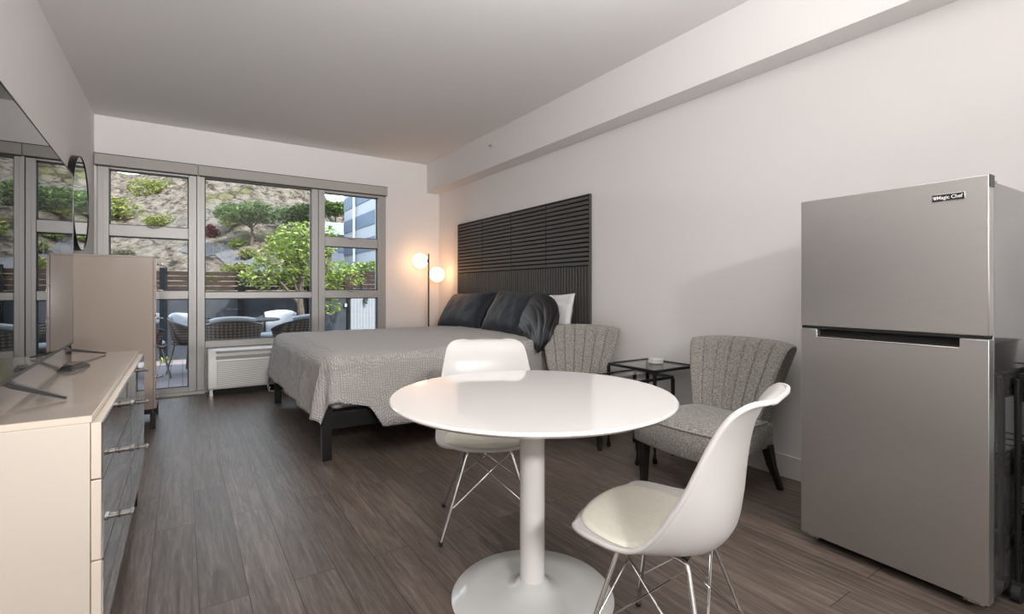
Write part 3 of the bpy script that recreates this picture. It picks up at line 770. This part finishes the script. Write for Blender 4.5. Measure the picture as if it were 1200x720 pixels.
cb2 = thing('storage_box', 'black plastic box low on the rolling cart', 'box', (2.71, .27, .147), R(-2.8))
B().box(-.16,.16,-.12,.12,0,.20).build('box_body', 'tvplastic', cb2, bevel=.012)
B().box(-.165,.165,-.125,.125,.201,.212).build('box_lid', 'tvplastic', cb2, bevel=.004)

cb3 = thing('storage_basket', 'dark grey basket on the top tier of the rolling cart', 'basket', (2.68, .29, .727), R(-2.8))
B().add([(x*s, y*s*.8, z) for z, s in ((0,.13),(.19,.15)) for x, y in ((-1,-1),(1,-1),(1,1),(-1,1))], [(3,2,1,0),(0,1,5,4),(1,2,6,5),(2,3,7,6),(3,0,4,7)]).build('basket_body', 'tvplastic', cb3, bevel=.01, solidify=.004)
B().tube([(-.15,-.12,.19),(.15,-.12,.19),(.15,.12,.19),(-.15,.12,.19),(-.15,-.12,.19)], .006, 8).build('basket_rim', 'blackmetal', cb3)

# ------------------------------------------------------------------ dresser and tall chest (front is +X)
def handle(parent, x, y, z, ln=.06):
    h = B(); h.box(x+.026,x+.038,y-ln/2,y+ln/2,z-.006,z+.006)
    for s in (-1,1):
        h.tube([(x,y+s*ln*.22,z),(x+.030,y+s*ln*.22,z)], .0065, 10)
        h.tube([(x,y+s*ln*.22,z),(x+.004,y+s*ln*.22,z)], .009, 12)
    return h.build('handle', 'pull', parent, bevel=.0015)
ds = thing('dresser', 'long cream dresser with mirrored drawer fronts under the television', 'dresser', (-.45, 2.45, 0))
dy0, dy1 = -.81, .81; fx = .280      # mirrored face at world x=-.17
B().box(-.24,.258,dy0,dy1,.782,.7985).build('top_panel', 'cream', ds, bevel=.001)
B().box(-.238,.256,dy0+.002,dy1-.002,.7986,.80).build('top_surface', 'champagne', ds)
B().box(-.24,.254,dy0,dy1,.205,.7815).build('carcass', 'creamside', ds, bevel=.002)
rows = [(.636,.780),(.428,.632),(.208,.424)]
for (z0, z1) in rows:
    for (a, b2) in ((dy0, -.003), (.003, dy1)):
        d = B().box(.2555,fx-.004,a,b2,z0,z1).build('drawer', 'cream', ds, bevel=.0015)
        B().box(fx-.0038,fx,a+.001,b2-.001,z0+.001,z1-.001).build('mirror_front', 'mirror', d)
        handle(d, fx, (a+b2)/2, z1-.032, .045)
for y in (dy0+.05, dy1-.05):
    for x in (-.20, .235):
        B().box(x-.02,x+.02,y-.02,y+.02,0,.205).build('leg', 'blackwood', ds, bevel=.003)
tcx = thing('tall_chest', 'tall narrow taupe chest of drawers beside the window', 'chest of drawers', (-.45, 5.20, 0))
cy0, cy1 = -.32, .32
B().box(-.24,.256,cy0,cy1,1.377,1.392).build('top_panel', 'champagne', tcx, bevel=.002)
B().box(-.24,.254,cy0,cy1,.165,1.3765).build('carcass', 'champagne', tcx, bevel=.002)
zs = [1.375,1.151,.912,.666,.413,.165]
for k in range(5):
    d = B().box(.2555,fx-.009,cy0,cy1,zs[k+1]+.003,zs[k]).build('drawer', 'champagne', tcx, bevel=.0015)
    B().box(fx-.0088,fx-.006,cy0+.001,cy1-.001,zs[k+1]+.004,zs[k]-.001).build('mirror_front', 'mirror', d)
    handle(d, fx-.006, 0, zs[k]-.035, .05)
B().box(-.23,.25,cy0+.01,cy1-.01,.125,.164).build('plinth', 'blackwood', tcx)
for y in (cy0+.03, cy1-.03):
    for x in (-.21, .25):
        B().box(x-.018,x+.018,y-.018,y+.018,0,.125).build('leg', 'blackwood', tcx, bevel=.003)

# ------------------------------------------------------------------ television
tv = thing('television', 'large flat screen television standing on the cream dresser', 'television', (-.435, 2.53, .80), R(1.6))
sw = .742
B().box(-.030,-.004,-sw,sw,.055,.895).build('back_case', 'tvplastic', tv, bevel=.006)
B().box(-.004,.0,-sw+.003,sw-.003,.064,.892).build('screen', 'tv', tv)
bz_ = B(); bz_.box(-.006,.0015,-sw,sw,.892,.8955); bz_.box(-.006,.0015,-sw,-sw+.003,.055,.895); bz_.box(-.006,.0015,sw-.003,sw,.055,.895); bz_.box(-.006,.0015,-sw,sw,.053,.064)
bz_.build('bezel', 'tvfoot', tv)
for y, s in ((-.52, -1), (.52, 1)):
    f = B()
    f.tube([(-.017, y-.0*s, .058), (.01, y+.01*s, .040), (.135, y+.10*s, .006)], [.012,.011,.005], 4)
    f.tube([(-.017, y, .058), (-.04, y+.01*s, .040), (-.13, y+.10*s, .006)], [.012,.011,.005], 4)
    f.build('foot', 'tvfoot', tv)
rm = thing('remote_control', 'small black remote control lying on the dresser top', 'remote', (-.365, 2.65, .8005), R(75))
def rem(u, v):
    a = 2*u-1; c = 2*v-1; e = (1-abs(a)**4)**.5; k = (1-abs(c)**6)
    return Vector((a*.075, c*.022*(.85+.15*e), .006+.016*max(0,e)*max(0,k)**.5))
B().grid(rem, 24, 12).add([(-.075,-.022,0),(.075,-.022,0),(.075,.022,0),(-.075,.022,0),(-.075,-.022,.008),(.075,-.022,.008),(.075,.022,.008),(-.075,.022,.008)],[(3,2,1,0),(0,1,5,4),(1,2,6,5),(2,3,7,6),(3,0,4,7)]).build('casing', 'tvplastic', rm, smooth=True)
k_ = B()
for i in range(5):
    for j in range(3): k_.box(-.055+i*.022,-.043+i*.022,-.015+j*.011,-.008+j*.011,.022,.0262)
k_.build('button_pad', 'nickel', rm)

# ------------------------------------------------------------------ round wall mirror
rmr = thing('round_mirror', 'round wall mirror with dark rim on the left wall', 'mirror', (XL+.001, 5.26, 1.818))
def ring(r0, r1, x0, x1, n=96):
    b = B(); vs = []
    for (r, x) in ((r0,x0),(r1,x0),(r1,x1),(r0,x1)):
        vs += [Vector((x, r*math.cos(2*PI*k/n), r*math.sin(2*PI*k/n))) for k in range(n)]
    fs = [(a*n+k, a*n+(k+1)%n, ((a+1)%4)*n+(k+1)%n, ((a+1)%4)*n+k) for a in range(4) for k in range(n)]
    return b.add(vs, fs)
ring(.372,.380,0,.045).build('rim', 'blackmetal', rmr, smooth=True)
b = B().tube([(.0,0,0),(.040,0,0)], .372, 96); b.build('mirror_glass', 'mirror', rmr, smooth=True)

# ------------------------------------------------------------------ wall air conditioner
ac = thing('air_conditioner', 'white wall air conditioner with grille under the middle window', 'air conditioner', (.762, 6.10, 0))
aw = .543
cas = B()
prof = [(.23,.07),(-.060,.07),(-.078,.085),(-.082,.12),(-.074,.36),(-.060,.43),(-.03,.475),(.0,.485),(.23,.485)]
vs = [(x, y, z) for x in (-aw, aw) for y, z in prof]; m_ = len(prof)
cas.add(vs, [tuple(range(m_)), tuple(range(m_, 2*m_))[::-1]] + [(i, i+m_, (i+1)%m_+m_, (i+1)%m_) for i in range(m_)])
cas.build('casing', 'ptac', ac, bevel=.012, seg=3)
g = B()
for k in range(17):
    z = .105+k*.0150; yy = -.0825+.010*max(0,(z-.12)/.24)
    g.box(-aw+.085, aw-.085, yy-.006, yy+.004, z, z+.0075)
g.build('intake_grille', 'ptac', ac)
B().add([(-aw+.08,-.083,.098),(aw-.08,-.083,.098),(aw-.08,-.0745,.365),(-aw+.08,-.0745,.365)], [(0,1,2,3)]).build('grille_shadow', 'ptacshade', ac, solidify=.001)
B().add([(-aw+.075,-.074,.385),(aw-.075,-.074,.385),(aw-.075,-.036,.468),(-aw+.075,-.036,.468)], [(0,1,2,3)]).build('air_outlet', 'ptacgrey', ac, solidify=.006)
v_ = B()
for k in range(5):
    x = -aw+.075+(2*aw-.15)*k/4; v_.add([(x-.003,-.076,.385),(x+.003,-.076,.385),(x+.003,-.040,.468),(x-.003,-.040,.468)], [(0,1,2,3)])
for k in range(9):
    t_ = k/9+.05; y = -.074+.038*t_; z = .385+.083*t_; v_.box(-aw+.078,aw-.078,y-.009,y-.004,z,z+.003)
v_.build('outlet_louvre', 'ptacshade', ac)
B().box(.10,.22,-.0855,-.080,.374,.380).build('name_strip', 'ptacgrey', ac)
for x in (-aw+.03, aw-.03): B().box(x-.015,x+.015,-.05,-.02,0,.075).build('foot', 'nickel', ac)
B().box(-aw+.06,aw-.06,.0,.20,.0,.069).build('sub_base', 'dark', ac)
cord = [(.9+.05*math.cos(a)*0, 0, 0) for a in (0,)]
pts = [(.80,5.98,.055),(.78,5.95,.02),(.84,5.93,.008),(1.0,5.93,.008),(1.12,5.95,.012),(1.20,5.99,.03),(1.22,6.02,.06)]
tag(B().tube(pts, .007, 8).build('power_cord', 'ptac', smooth=True), 'white power cord looping on the floor below the air conditioner', 'cord')

# ================================================================== outside
struct(box(-4.5, 6.0, YW+.151, 9.72, -.14, -.01).build('ground_1', 'deck'), 'pinkish grey composite patio deck', 'deck')
# terrain
def H(x, y):
    t = (y-10.5)
    ridge_x = 1/(1+math.exp(-(x+.1)/1.35))
    fall = 1/(1+math.exp((x-14.3)/1.2))
    s = max(0, min(1, (y-12)/60.0))
    base = 14.4 - 1.6/(1+math.exp(-(x-15)/1.0)) + 9.5*ridge_x*fall
    q_ = x/max(y,1)
    k = s**(1.40+1.3/(1+math.exp(-(q_-.222)/.010)))
    z = -.3 + k*base*(1.0) 
    z += (noise.fractal(Vector((x*.16, y*.16, 0)), .9, 2.1, 6))*1.0*min(1, max(0,(y-14)/16))
    z += abs(noise.noise(Vector((x*.55, y*.4, 3))))*.55*min(1, max(0,(y-14)/12))
    if y > 72: z -= (y-72)*.9
    return z
def tf(u, v):
    y = 9.9 + (v**1.35)*75; x = -26 + u*80 if True else 0
    x = (u-.35)*(14+ .95*(y-9.9))*1.15
    return Vector((x, y, H(x, y)))
hill = B().grid(tf, 210, 190).build('hillside', 'hill', smooth=True, ang=180)
hill['kind'] = 'structure'; hill['label'] = 'dry rocky hillside rising behind the patio'; hill['category'] = 'hill'
# curved path on the slope
pb = B(); K0 = [(.2,30.3),(.75,29.6),(1.15,28.8),(1.65,27.4),(2.0,25.7),(2.3,24.0),(2.8,22.3),(3.6,20.6)]
P0 = []
for i in range(len(K0)-1):
    for k in range(4):
        f_ = k/4; P0.append((K0[i][0]*(1-f_)+K0[i+1][0]*f_, K0[i][1]*(1-f_)+K0[i+1][1]*f_))
P0.append(K0[-1]); vs = []
for (x, y) in P0:
    for w in (-.38, .0, .38): vs.append((x+w, y+w*.5, H(x+w, y+w*.5)+.06))
pb.add(vs, [(3*i+j, 3*i+3+j, 3*i+4+j, 3*i+1+j) for i in range(len(P0)-1) for j in range(2)])
o = pb.build('path', 'road', smooth=True, ang=180, loc=(1.65, 27.4, H(1.65,27.4))); struct(o, 'grey paved path crossing the slope', 'path')
rl = B(); RP = [(x-.45, y-.22) for x, y in P0]
for (x, y) in RP[::3]:
    z = H(x, y); rl.tube([(x,y,z),(x,y,z+.75)], .012, 6)
for dz in (.45, .72): rl.tube([(x, y, H(x, y)+dz) for x, y in RP], .007, 6)
tag(rl.build('railing', 'sock', loc=(RP[0][0],RP[0][1],H(*RP[0]))), 'thin metal railing along the path on the slope', 'railing')

def foliage(blobs, n, size, mat, name, parent, seed=1, flat=1.0):
    rnd = random.Random(seed); b = B(); tot = sum(r**2 for *_, r in blobs)
    vs = []; fs = []
    for (x, y, z, r) in blobs:
        for _ in range(int(n*r*r/tot)):
            while True:
                d = Vector((rnd.uniform(-1,1), rnd.uniform(-1,1), rnd.uniform(-1,1)))
                if .15 < d.length < 1: break
            d = d.normalized()*(d.length**.45)
            p = Vector((x,y,z)) + Vector((d.x*r, d.y*r, d.z*r*flat))
            e = Euler((rnd.uniform(-.9,.9), rnd.uniform(-.9,.9), rnd.uniform(0,6.28))).to_matrix()
            s = size*rnd.uniform(.6,1.3); k = len(vs)
            for q in ((0,-1,0),(.42,-.1,.06),(0,1,0),(-.42,-.1,.06)): vs.append(p + e @ (Vector(q)*s))
            fs.append((k,k+1,k+2)); fs.append((k,k+2,k+3))
    b.add(vs, fs); return b.build(name, mat, parent)
def branchy(root, trunks, mat='bark', name='trunk'):
    b = B()
    for pts, r0, r1 in trunks:
        n = len(pts); b.tube(pts, [r0+(r1-r0)*i/(n-1) for i in range(n)], 8)
    return b.build(name, mat, root, smooth=True)
# patio tree
pt = thing('patio_tree', 'leafy light green tree growing in front of the dark fence', 'tree', (1.69, 8.98, 0))
branchy(pt, [([(0,0,0),(.02,0,.45),(-.03,0,.9),(.02,.05,1.5),(-.1,0,1.95)], .075, .03), ([(.1,0,0),(.13,.03,.5),(.2,0,1.0),(.4,0,1.5),(.5,0,1.8)], .06, .02),
             ([(-.02,0,.85),(-.3,-.05,1.2),(-.6,0,1.55)], .035, .012), ([(-.03,0,.95),(-.15,0,1.35),(-.35,0,1.8)], .03, .012), ([(.15,0,.8),(.5,-.1,1.15),(.85,-.1,1.4)], .035, .012)])
foliage([(-.60,0,1.38,.26),(-.42,0,1.60,.32),(-.12,0,1.92,.36),(.18,.1,1.7,.34),(.0,.1,1.45,.30),(.35,.1,2.0,.30),(.62,-.1,1.45,.22),(.90,-.1,1.36,.16),(.5,.0,1.15,.22),(-.25,.1,1.25,.16),(.05,.2,2.12,.20),(.5,0,.85,.16),(-.85,0,1.30,.13),(-.3,-.1,1.8,.2),(.3,0,1.85,.2)],
        3100, .047, 'leaf', 'foliage', pt, 4)
# fence
fe = thing('patio_fence', 'dark grey patio fence with brown slats on top', 'fence', (0, 9.60, 0))
FX0, FX1 = -4.2, 2.18
box(FX0, FX1, -.02, .02, .0, 1.09).build('solid_panel', 'fencegrey', fe)
B().tube([(FX0,-.028,.66),(FX1,-.028,.66)], .008, 6).build('wire', 'nickel', fe)
for k in range(4):
    z = 1.115+k*.080
    box(FX0, FX1, -.016, .016, z, z+.067).build('slat', 'fencewood', fe, bevel=.003)
for x in (-3.4, -2.33, -1.28, -.255, .835, 1.95):
    box(x-.055, x+.055, -.10, -.022, 0, 1.47).build('post', 'deckpost', fe, bevel=.004)
gd = thing('patio_gate', 'dark grey gate between the fence and white panel', 'gate', (2.42, 9.60, 0))
box(-.225,.235,-.02,.02,.03,1.0).build('gate_panel', 'fencegrey', gd); box(.19,.25,-.05,.03,0,1.06).build('gate_post', 'deckpost', gd)
B().box(.14,.18,-.06,-.02,.80,.86).build('latch', 'nickel', gd)
sf = thing('screen_fence', 'dark slatted brown screen above the gate beside the building', 'fence', (2.2, 9.95, 0))
for k in range(4): box(-.02,.55,-.016,.016,1.0+k*.085,1.06+k*.085).build('slat', 'fencewood', sf)
for k in range(6): box(.46,1.15,-.05,-.02,.98+k*.087,1.055+k*.087).build('slat', 'fencewood', sf)
for x in (.44,.78,1.14): box(x-.015,x+.015,-.07,-.052,.9,1.52).build('post', 'deckpost', sf)
wp = thing('white_gate', 'white vertical board gate with black latch behind the bed', 'gate', (2.95, 9.60, 0))
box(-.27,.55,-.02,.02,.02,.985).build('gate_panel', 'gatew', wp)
q = B()
for k in range(14): q.box(-.262+k*.058,-.257+k*.058,-.024,-.019,.03,.975)
q.build('board_joint', 'roofgrey', wp)
B().box(-.02,.05,-.07,-.02,.90,.97).tube([(.0,-.06,.90),(.03,-.09,.86)], .018, 8).build('latch', 'badgeblack', wp)
# wicker chairs (front is local +X)
def make_wicker():
    t = thing('wicker_chair', '', 'patio chair', group='wicker chairs around the patio table')
    def sh(u, v):
        a = (2*u-1)*1.95; top = .735-.13*abs(a/1.95)**2.2
        z = .40+(top-.40)*v; r = .255+.055*v
        return Vector((-math.cos(a)*r*1.0+.02, math.sin(a)*r*1.02, z))
    B().grid(sh, 48, 10).build('back_shell', 'wicker', t, smooth=True, solidify=.018, ang=180)
    B().tube([sh(k/48, 1) for k in range(49)], .014, 8).build('rim', 'tvplastic', t, smooth=True)
    B().lathe([(.0001,.375),(.25,.375),(.262,.39),(.262,.41),(.0001,.41)], n=32).build('seat', 'wicker', t, smooth=True)
    def cu(u, v):
        a = (2*u-1)*.95; z = .43+v*.375; k = (1-abs(2*u-1)**5)*(1-abs(2*v-1)**5)
        r = .235+.045*v-.03*max(0,k)**.4
        return Vector((-math.cos(a)*r+.02, math.sin(a)*r*1.0, z-.03*abs(2*u-1)**2))
    B().grid(cu, 24, 12).build('back_cushion', 'cushion', t, smooth=True, solidify=.045, soff=-1, ang=180)
    B().lathe([(.0001,.411),(.21,.411),(.235,.43),(.235,.45),(.21,.47),(.0001,.475)], n=32).build('seat_cushion', 'cushion', t, smooth=True)
    for sx in (1,-1):
        for sy in (1,-1): B().tube([(sx*.16,sy*.16,.38),(sx*.23,sy*.23,-.009)], .012, 8).build('leg', 'tvfoot', t, smooth=True)
    return t
wc = make_wicker(); wc.location = (.52, 6.98, 0); wc.rotation_euler = (0,0,R(85))
wc['label'] = 'brown wicker patio chair with its back to the middle window'
G = 'wicker chairs around the patio table'
dup(wc, (1.28, 7.12, 0), R(125), 'brown wicker patio chair at the right, partly hidden behind the bed', G)
dup(wc, (1.18, 8.25, 0), R(-120), 'wicker patio chair with white cushion on the far side of the table', G)
dup(wc, (.13, 8.12, 0), R(-30), 'wicker patio chair seen through the door, left of the table', G)
dup(wc, (-.42, 7.78, 0), R(20), 'wicker patio chair at far left, mostly hidden behind the tall chest', G)
ptb = thing('patio_table', 'round grey patio table outside the middle window', 'table', (.72, 7.72, 0))
B().lathe([(.0001,.69),(.42,.69),(.44,.70),(.44,.712),(.43,.718),(.0001,.718)], n=64).build('tabletop', 'patiotop', ptb, smooth=True)
B().tube([(0,0,.01),(0,0,.69)], .035, 16).build('column', 'tvfoot', ptb, smooth=True)
B().lathe([(.0001,-.009),(.24,-.009),(.24,.006),(.05,.02),(.0001,.02)], n=40).build('base', 'tvfoot', ptb, smooth=True)
lf = thing('potted_plant', 'small green plant on the deck by the fence', 'plant', (-.25, 9.3, -.01))
q = B()
for k in range(14):
    a = k*2.4; r = .10+.05*(k%3); q.add([(0,0,0),(math.cos(a)*r*.6-.012*math.sin(a),math.sin(a)*r*.6+.012*math.cos(a),.07),(math.cos(a)*r,math.sin(a)*r,.09),(math.cos(a)*r*.6+.012*math.sin(a),math.sin(a)*r*.6-.012*math.cos(a),.07)], [(0,1,2,3)])
q.build('foliage', 'leaf', lf)

# striped building at right (face parallel to the room's long axis)
bg = thing('striped_building', 'white building with slanting blue grey bands seen through the right window', 'building', (8.0, 24.5, 0))
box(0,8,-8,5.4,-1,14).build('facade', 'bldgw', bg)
z = .49
while z < 13:
    box(-.04,0,-8,5.4,z,z+.70).build('facade_band', 'bldgb', bg); z += 1.32
B().tube([(-.14,2.9,-1),(-.14,2.9,7.6)], .07, 10).build('downpipe', 'letter', bg)
B().box(-.40,-.02,2.75,3.1,7.55,7.85).build('lantern', 'badgeblack', bg)
lb = thing('low_building', 'low grey roofed house beyond the slope beside the striped building', 'building', (9.6, 38, 0))
z0 = 4.1
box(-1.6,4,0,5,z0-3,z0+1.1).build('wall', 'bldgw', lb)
B().add([(-2.2,-.6,z0+1.1),(4.5,-.6,z0+1.1),(4.5,5.5,z0+1.1),(-2.2,5.5,z0+1.1),(-1.4,2.4,z0+2.4),(3.6,2.4,z0+2.4)], [(3,2,1,0),(0,1,5,4),(2,3,4,5),(1,2,5),(3,0,4)]).build('roof', 'roofgrey', lb)
for x in (-1.1,.1,1.3): box(x,x+.8,-.04,0,z0-.2,z0+.7).build('window', 'bldgb', lb)

# hillside trees and shrubs
def bush(x, y, r, mat, label, name='shrub', n=900, sz=.16, seed=1, h=.7):
    z = H(x, y); t = thing(name, label, 'shrub' if name == 'shrub' else 'tree', (x, y, z))
    rr = random.Random(seed); bl_ = [(rr.uniform(-.5,.5)*r, rr.uniform(-.4,.4)*r, r*(.25+.35*rr.random())*h, r*rr.uniform(.4,.6)) for _ in range(6)]
    foliage(bl_, n, sz, mat, 'foliage', t, seed, h)
    B().tube([(0,0,-.3),(.02,0,r*.3)], .05, 6).build('stem', 'bark', t)
def crown_tree(x, y, h, w, mat, label, seed, n=2600, sz=.22, flat=.45):
    z = H(x, y); t = thing('hillside_tree', label, 'tree', (x, y, z))
    rr = random.Random(seed)
    trunks = [([(0,0,-.4),(.1,0,h*.3),(.05,0,h*.5)], .045*h, .03*h)]
    bl_ = []
    for k in range(9):
        a = k*2*PI/9+rr.uniform(-.3,.3); d = w*rr.uniform(.3,.75) if k else 0
        p = (math.cos(a)*d, math.sin(a)*d*.6, h*rr.uniform(.74,.92)); bl_.append((*p, w*rr.uniform(.34,.50)))
        trunks.append(([(.05,0,h*.45),(p[0]*.5,p[1]*.5,h*.62),p], .02*h, .008*h))
    branchy(t, trunks); foliage(bl_, n, sz, mat, 'foliage', t, seed, flat)
crown_tree(2.80, 27.6, 1.95, 1.6, 'leafdark', 'spreading flat topped tree on the hillside behind the middle window', 3, n=2600, sz=.125, flat=.5)
crown_tree(5.6, 29.5, 1.7, 1.5, 'leafdark', 'dense green tree on the slope behind the patio tree', 5, sz=.13, flat=.75)
crown_tree(13.2, 53.0, 2.2, 2.0, 'leafdark', 'round dark green tree on the slope left of the striped building', 9, n=1500, sz=.22, flat=.8)
bush(1.33, 30.6, .46, 'leafred', 'dark red shrub beside the path on the hillside', n=900, sz=.07, seed=21, h=1.3)
for i, (x, y, r, mt, lb_) in enumerate([
    (-1.4, 41.0, 1.0, 'leafyel', 'bright green shrub in the upper left door pane'),
    (-3.5, 44.5, 2.0, 'leafyel', 'wide yellow green scrub at the left edge of the upper door pane'),
    (-1.9, 53.0, 2.0, 'leafyel', 'long yellow green patch of scrub high in the upper door pane'),
    (2.55, 26.4, .7, 'leafyel', 'low yellow green hedge beneath the flat topped tree'),
    (2.35, 30.5, .9, 'leafyel', 'yellow scrub just behind the flat topped tree'),
    (.78, 21.5, .45, 'leaf', 'small light green bush just over the fence left of the patio tree'),
    (4.4, 26.5, 1.2, 'leaf', 'bright green bush on the slope behind the patio tree'),
    (3.9, 21.0, .8, 'leaf', 'light green bush behind the left side of the patio tree'),
    (-2.3, 31.0, .6, 'leafgrey', 'dry grey scrub low in the left door pane'),
    (2.35, 27.9, .55, 'leaf', 'strip of bright grass growing between the path and the flat topped tree'),
    (1.75, 22.6, .6, 'leafyel', 'yellow green tuft below the curving path, just over the fence')]):
    bush(x, y, r, mt, lb_, n=1100, sz=.07*r+.03, seed=30+i)
# planting that shows over the screen fence at the right
hp = thing('hedge', 'green leafy hedge rising over the brown screen fence at the right', 'hedge', (2.95, 10.35, 0))
foliage([(-.75,0,1.15,.3),(-.45,.1,1.45,.25),(-.15,.1,1.35,.25),(.15,.1,1.5,.22),(.4,.1,1.52,.22),(.62,.1,1.6,.2),(.85,.1,1.55,.2)], 2200, .05, 'leaf', 'foliage', hp, 77)
branchy(hp, [([(x,0,0),(x+.03,0,.7),(x-.02,.05,1.2)], .03, .015) for x in (-.6,-.1,.35,.7)])

# ================================================================== light
def area(name, loc, rot, sx, sy, power, col=(1,1,1), portal=False):
    l = bpy.data.lights.new(name, 'AREA'); l.shape = 'RECTANGLE'; l.size = sx; l.size_y = sy; l.energy = power; l.color = col
    o = bpy.data.objects.new(name, l); COL.objects.link(o); o.location = loc; o.rotation_euler = rot
    if portal: l.cycles.is_portal = True
    return o
area('window_portal', (.76, YW+.14, 1.2), (R(-90),0,0), 2.9, 2.3, 1, portal=True)
area('bounce_light', (1.1, -1.3, 1.8), (R(180),0,0), 2.6, 2.0, 62, (1.0,.985,.975))
area('bounce_light', (1.0, 1.0, 2.25), (R(180),0,0), 1.6, 1.4, 27, (1.0,.985,.975))
ff = area('far_fill_light', (-.2, YB+.15, 2.58), (R(77),0,R(-6)), .8, .24, 34, (1.0,.985,.975)); ff.data.spread = R(80)
cf = area('ceiling_fill_light', (1.2, YB+.15, .965), (R(112),0,R(6)), .5, .15, 34, (1.0,.985,.975)); cf.data.spread = R(62)
area('side_fill_light', (XL+.12, -1.5, 1.7), (R(90),0,R(-90)), 2.0, 1.6, 10, (1.0,.985,.975))
sun = bpy.data.lights.new('sun', 'SUN'); sun.energy = 12; sun.angle = R(3); sun.color = (1,.96,.9)
so = bpy.data.objects.new('sun', sun); COL.objects.link(so); so.rotation_euler = (R(38), R(22), 0)
w = bpy.data.worlds.new('sky'); scene.world = w; w.use_nodes = True; nt = w.node_tree
bgk = nt.nodes['Background']
tcn = N(nt, 'ShaderNodeTexCoord'); sep = N(nt, 'ShaderNodeSeparateXYZ'); L(nt, tcn.outputs['Generated'], sep.inputs[0])
rr = ramp(nt, [(0, (.30,.30,.28)), (.48, (.75,.78,.80)), (.52, (.93,.97,1.0)), (1, (.60,.76,1.0))])
mr = N(nt, 'ShaderNodeMapRange'); mr.inputs['From Min'].default_value = -1; L(nt, sep.outputs['Z'], mr.inputs['Value'])
L(nt, mr.outputs[0], rr.inputs['Fac']); L(nt, rr.outputs['Color'], bgk.inputs['Color']); bgk.inputs['Strength'].default_value = 3.9

# ================================================================== camera
cam = bpy.data.cameras.new('camera'); cam.sensor_width = 36; cam.lens = 577/1200*36; cam.shift_y = -20/1200; cam.clip_start = .05
co = bpy.data.objects.new('camera', cam); COL.objects.link(co)
co.location = (0,0,1.12); co.rotation_euler = (R(90), 0, -math.atan2(386,577)); scene.camera = co
scene.view_settings.view_transform = 'Standard'; scene.view_settings.look = 'None'; scene.view_settings.exposure = 0
scene.cycles.max_bounces = 10; scene.cycles.diffuse_bounces = 5; scene.cycles.glossy_bounces = 6; scene.cycles.transparent_max_bounces = 16
scene.cycles.caustics_reflective = False; scene.cycles.caustics_refractive = False
scene.cycles.sample_clamp_indirect = 6
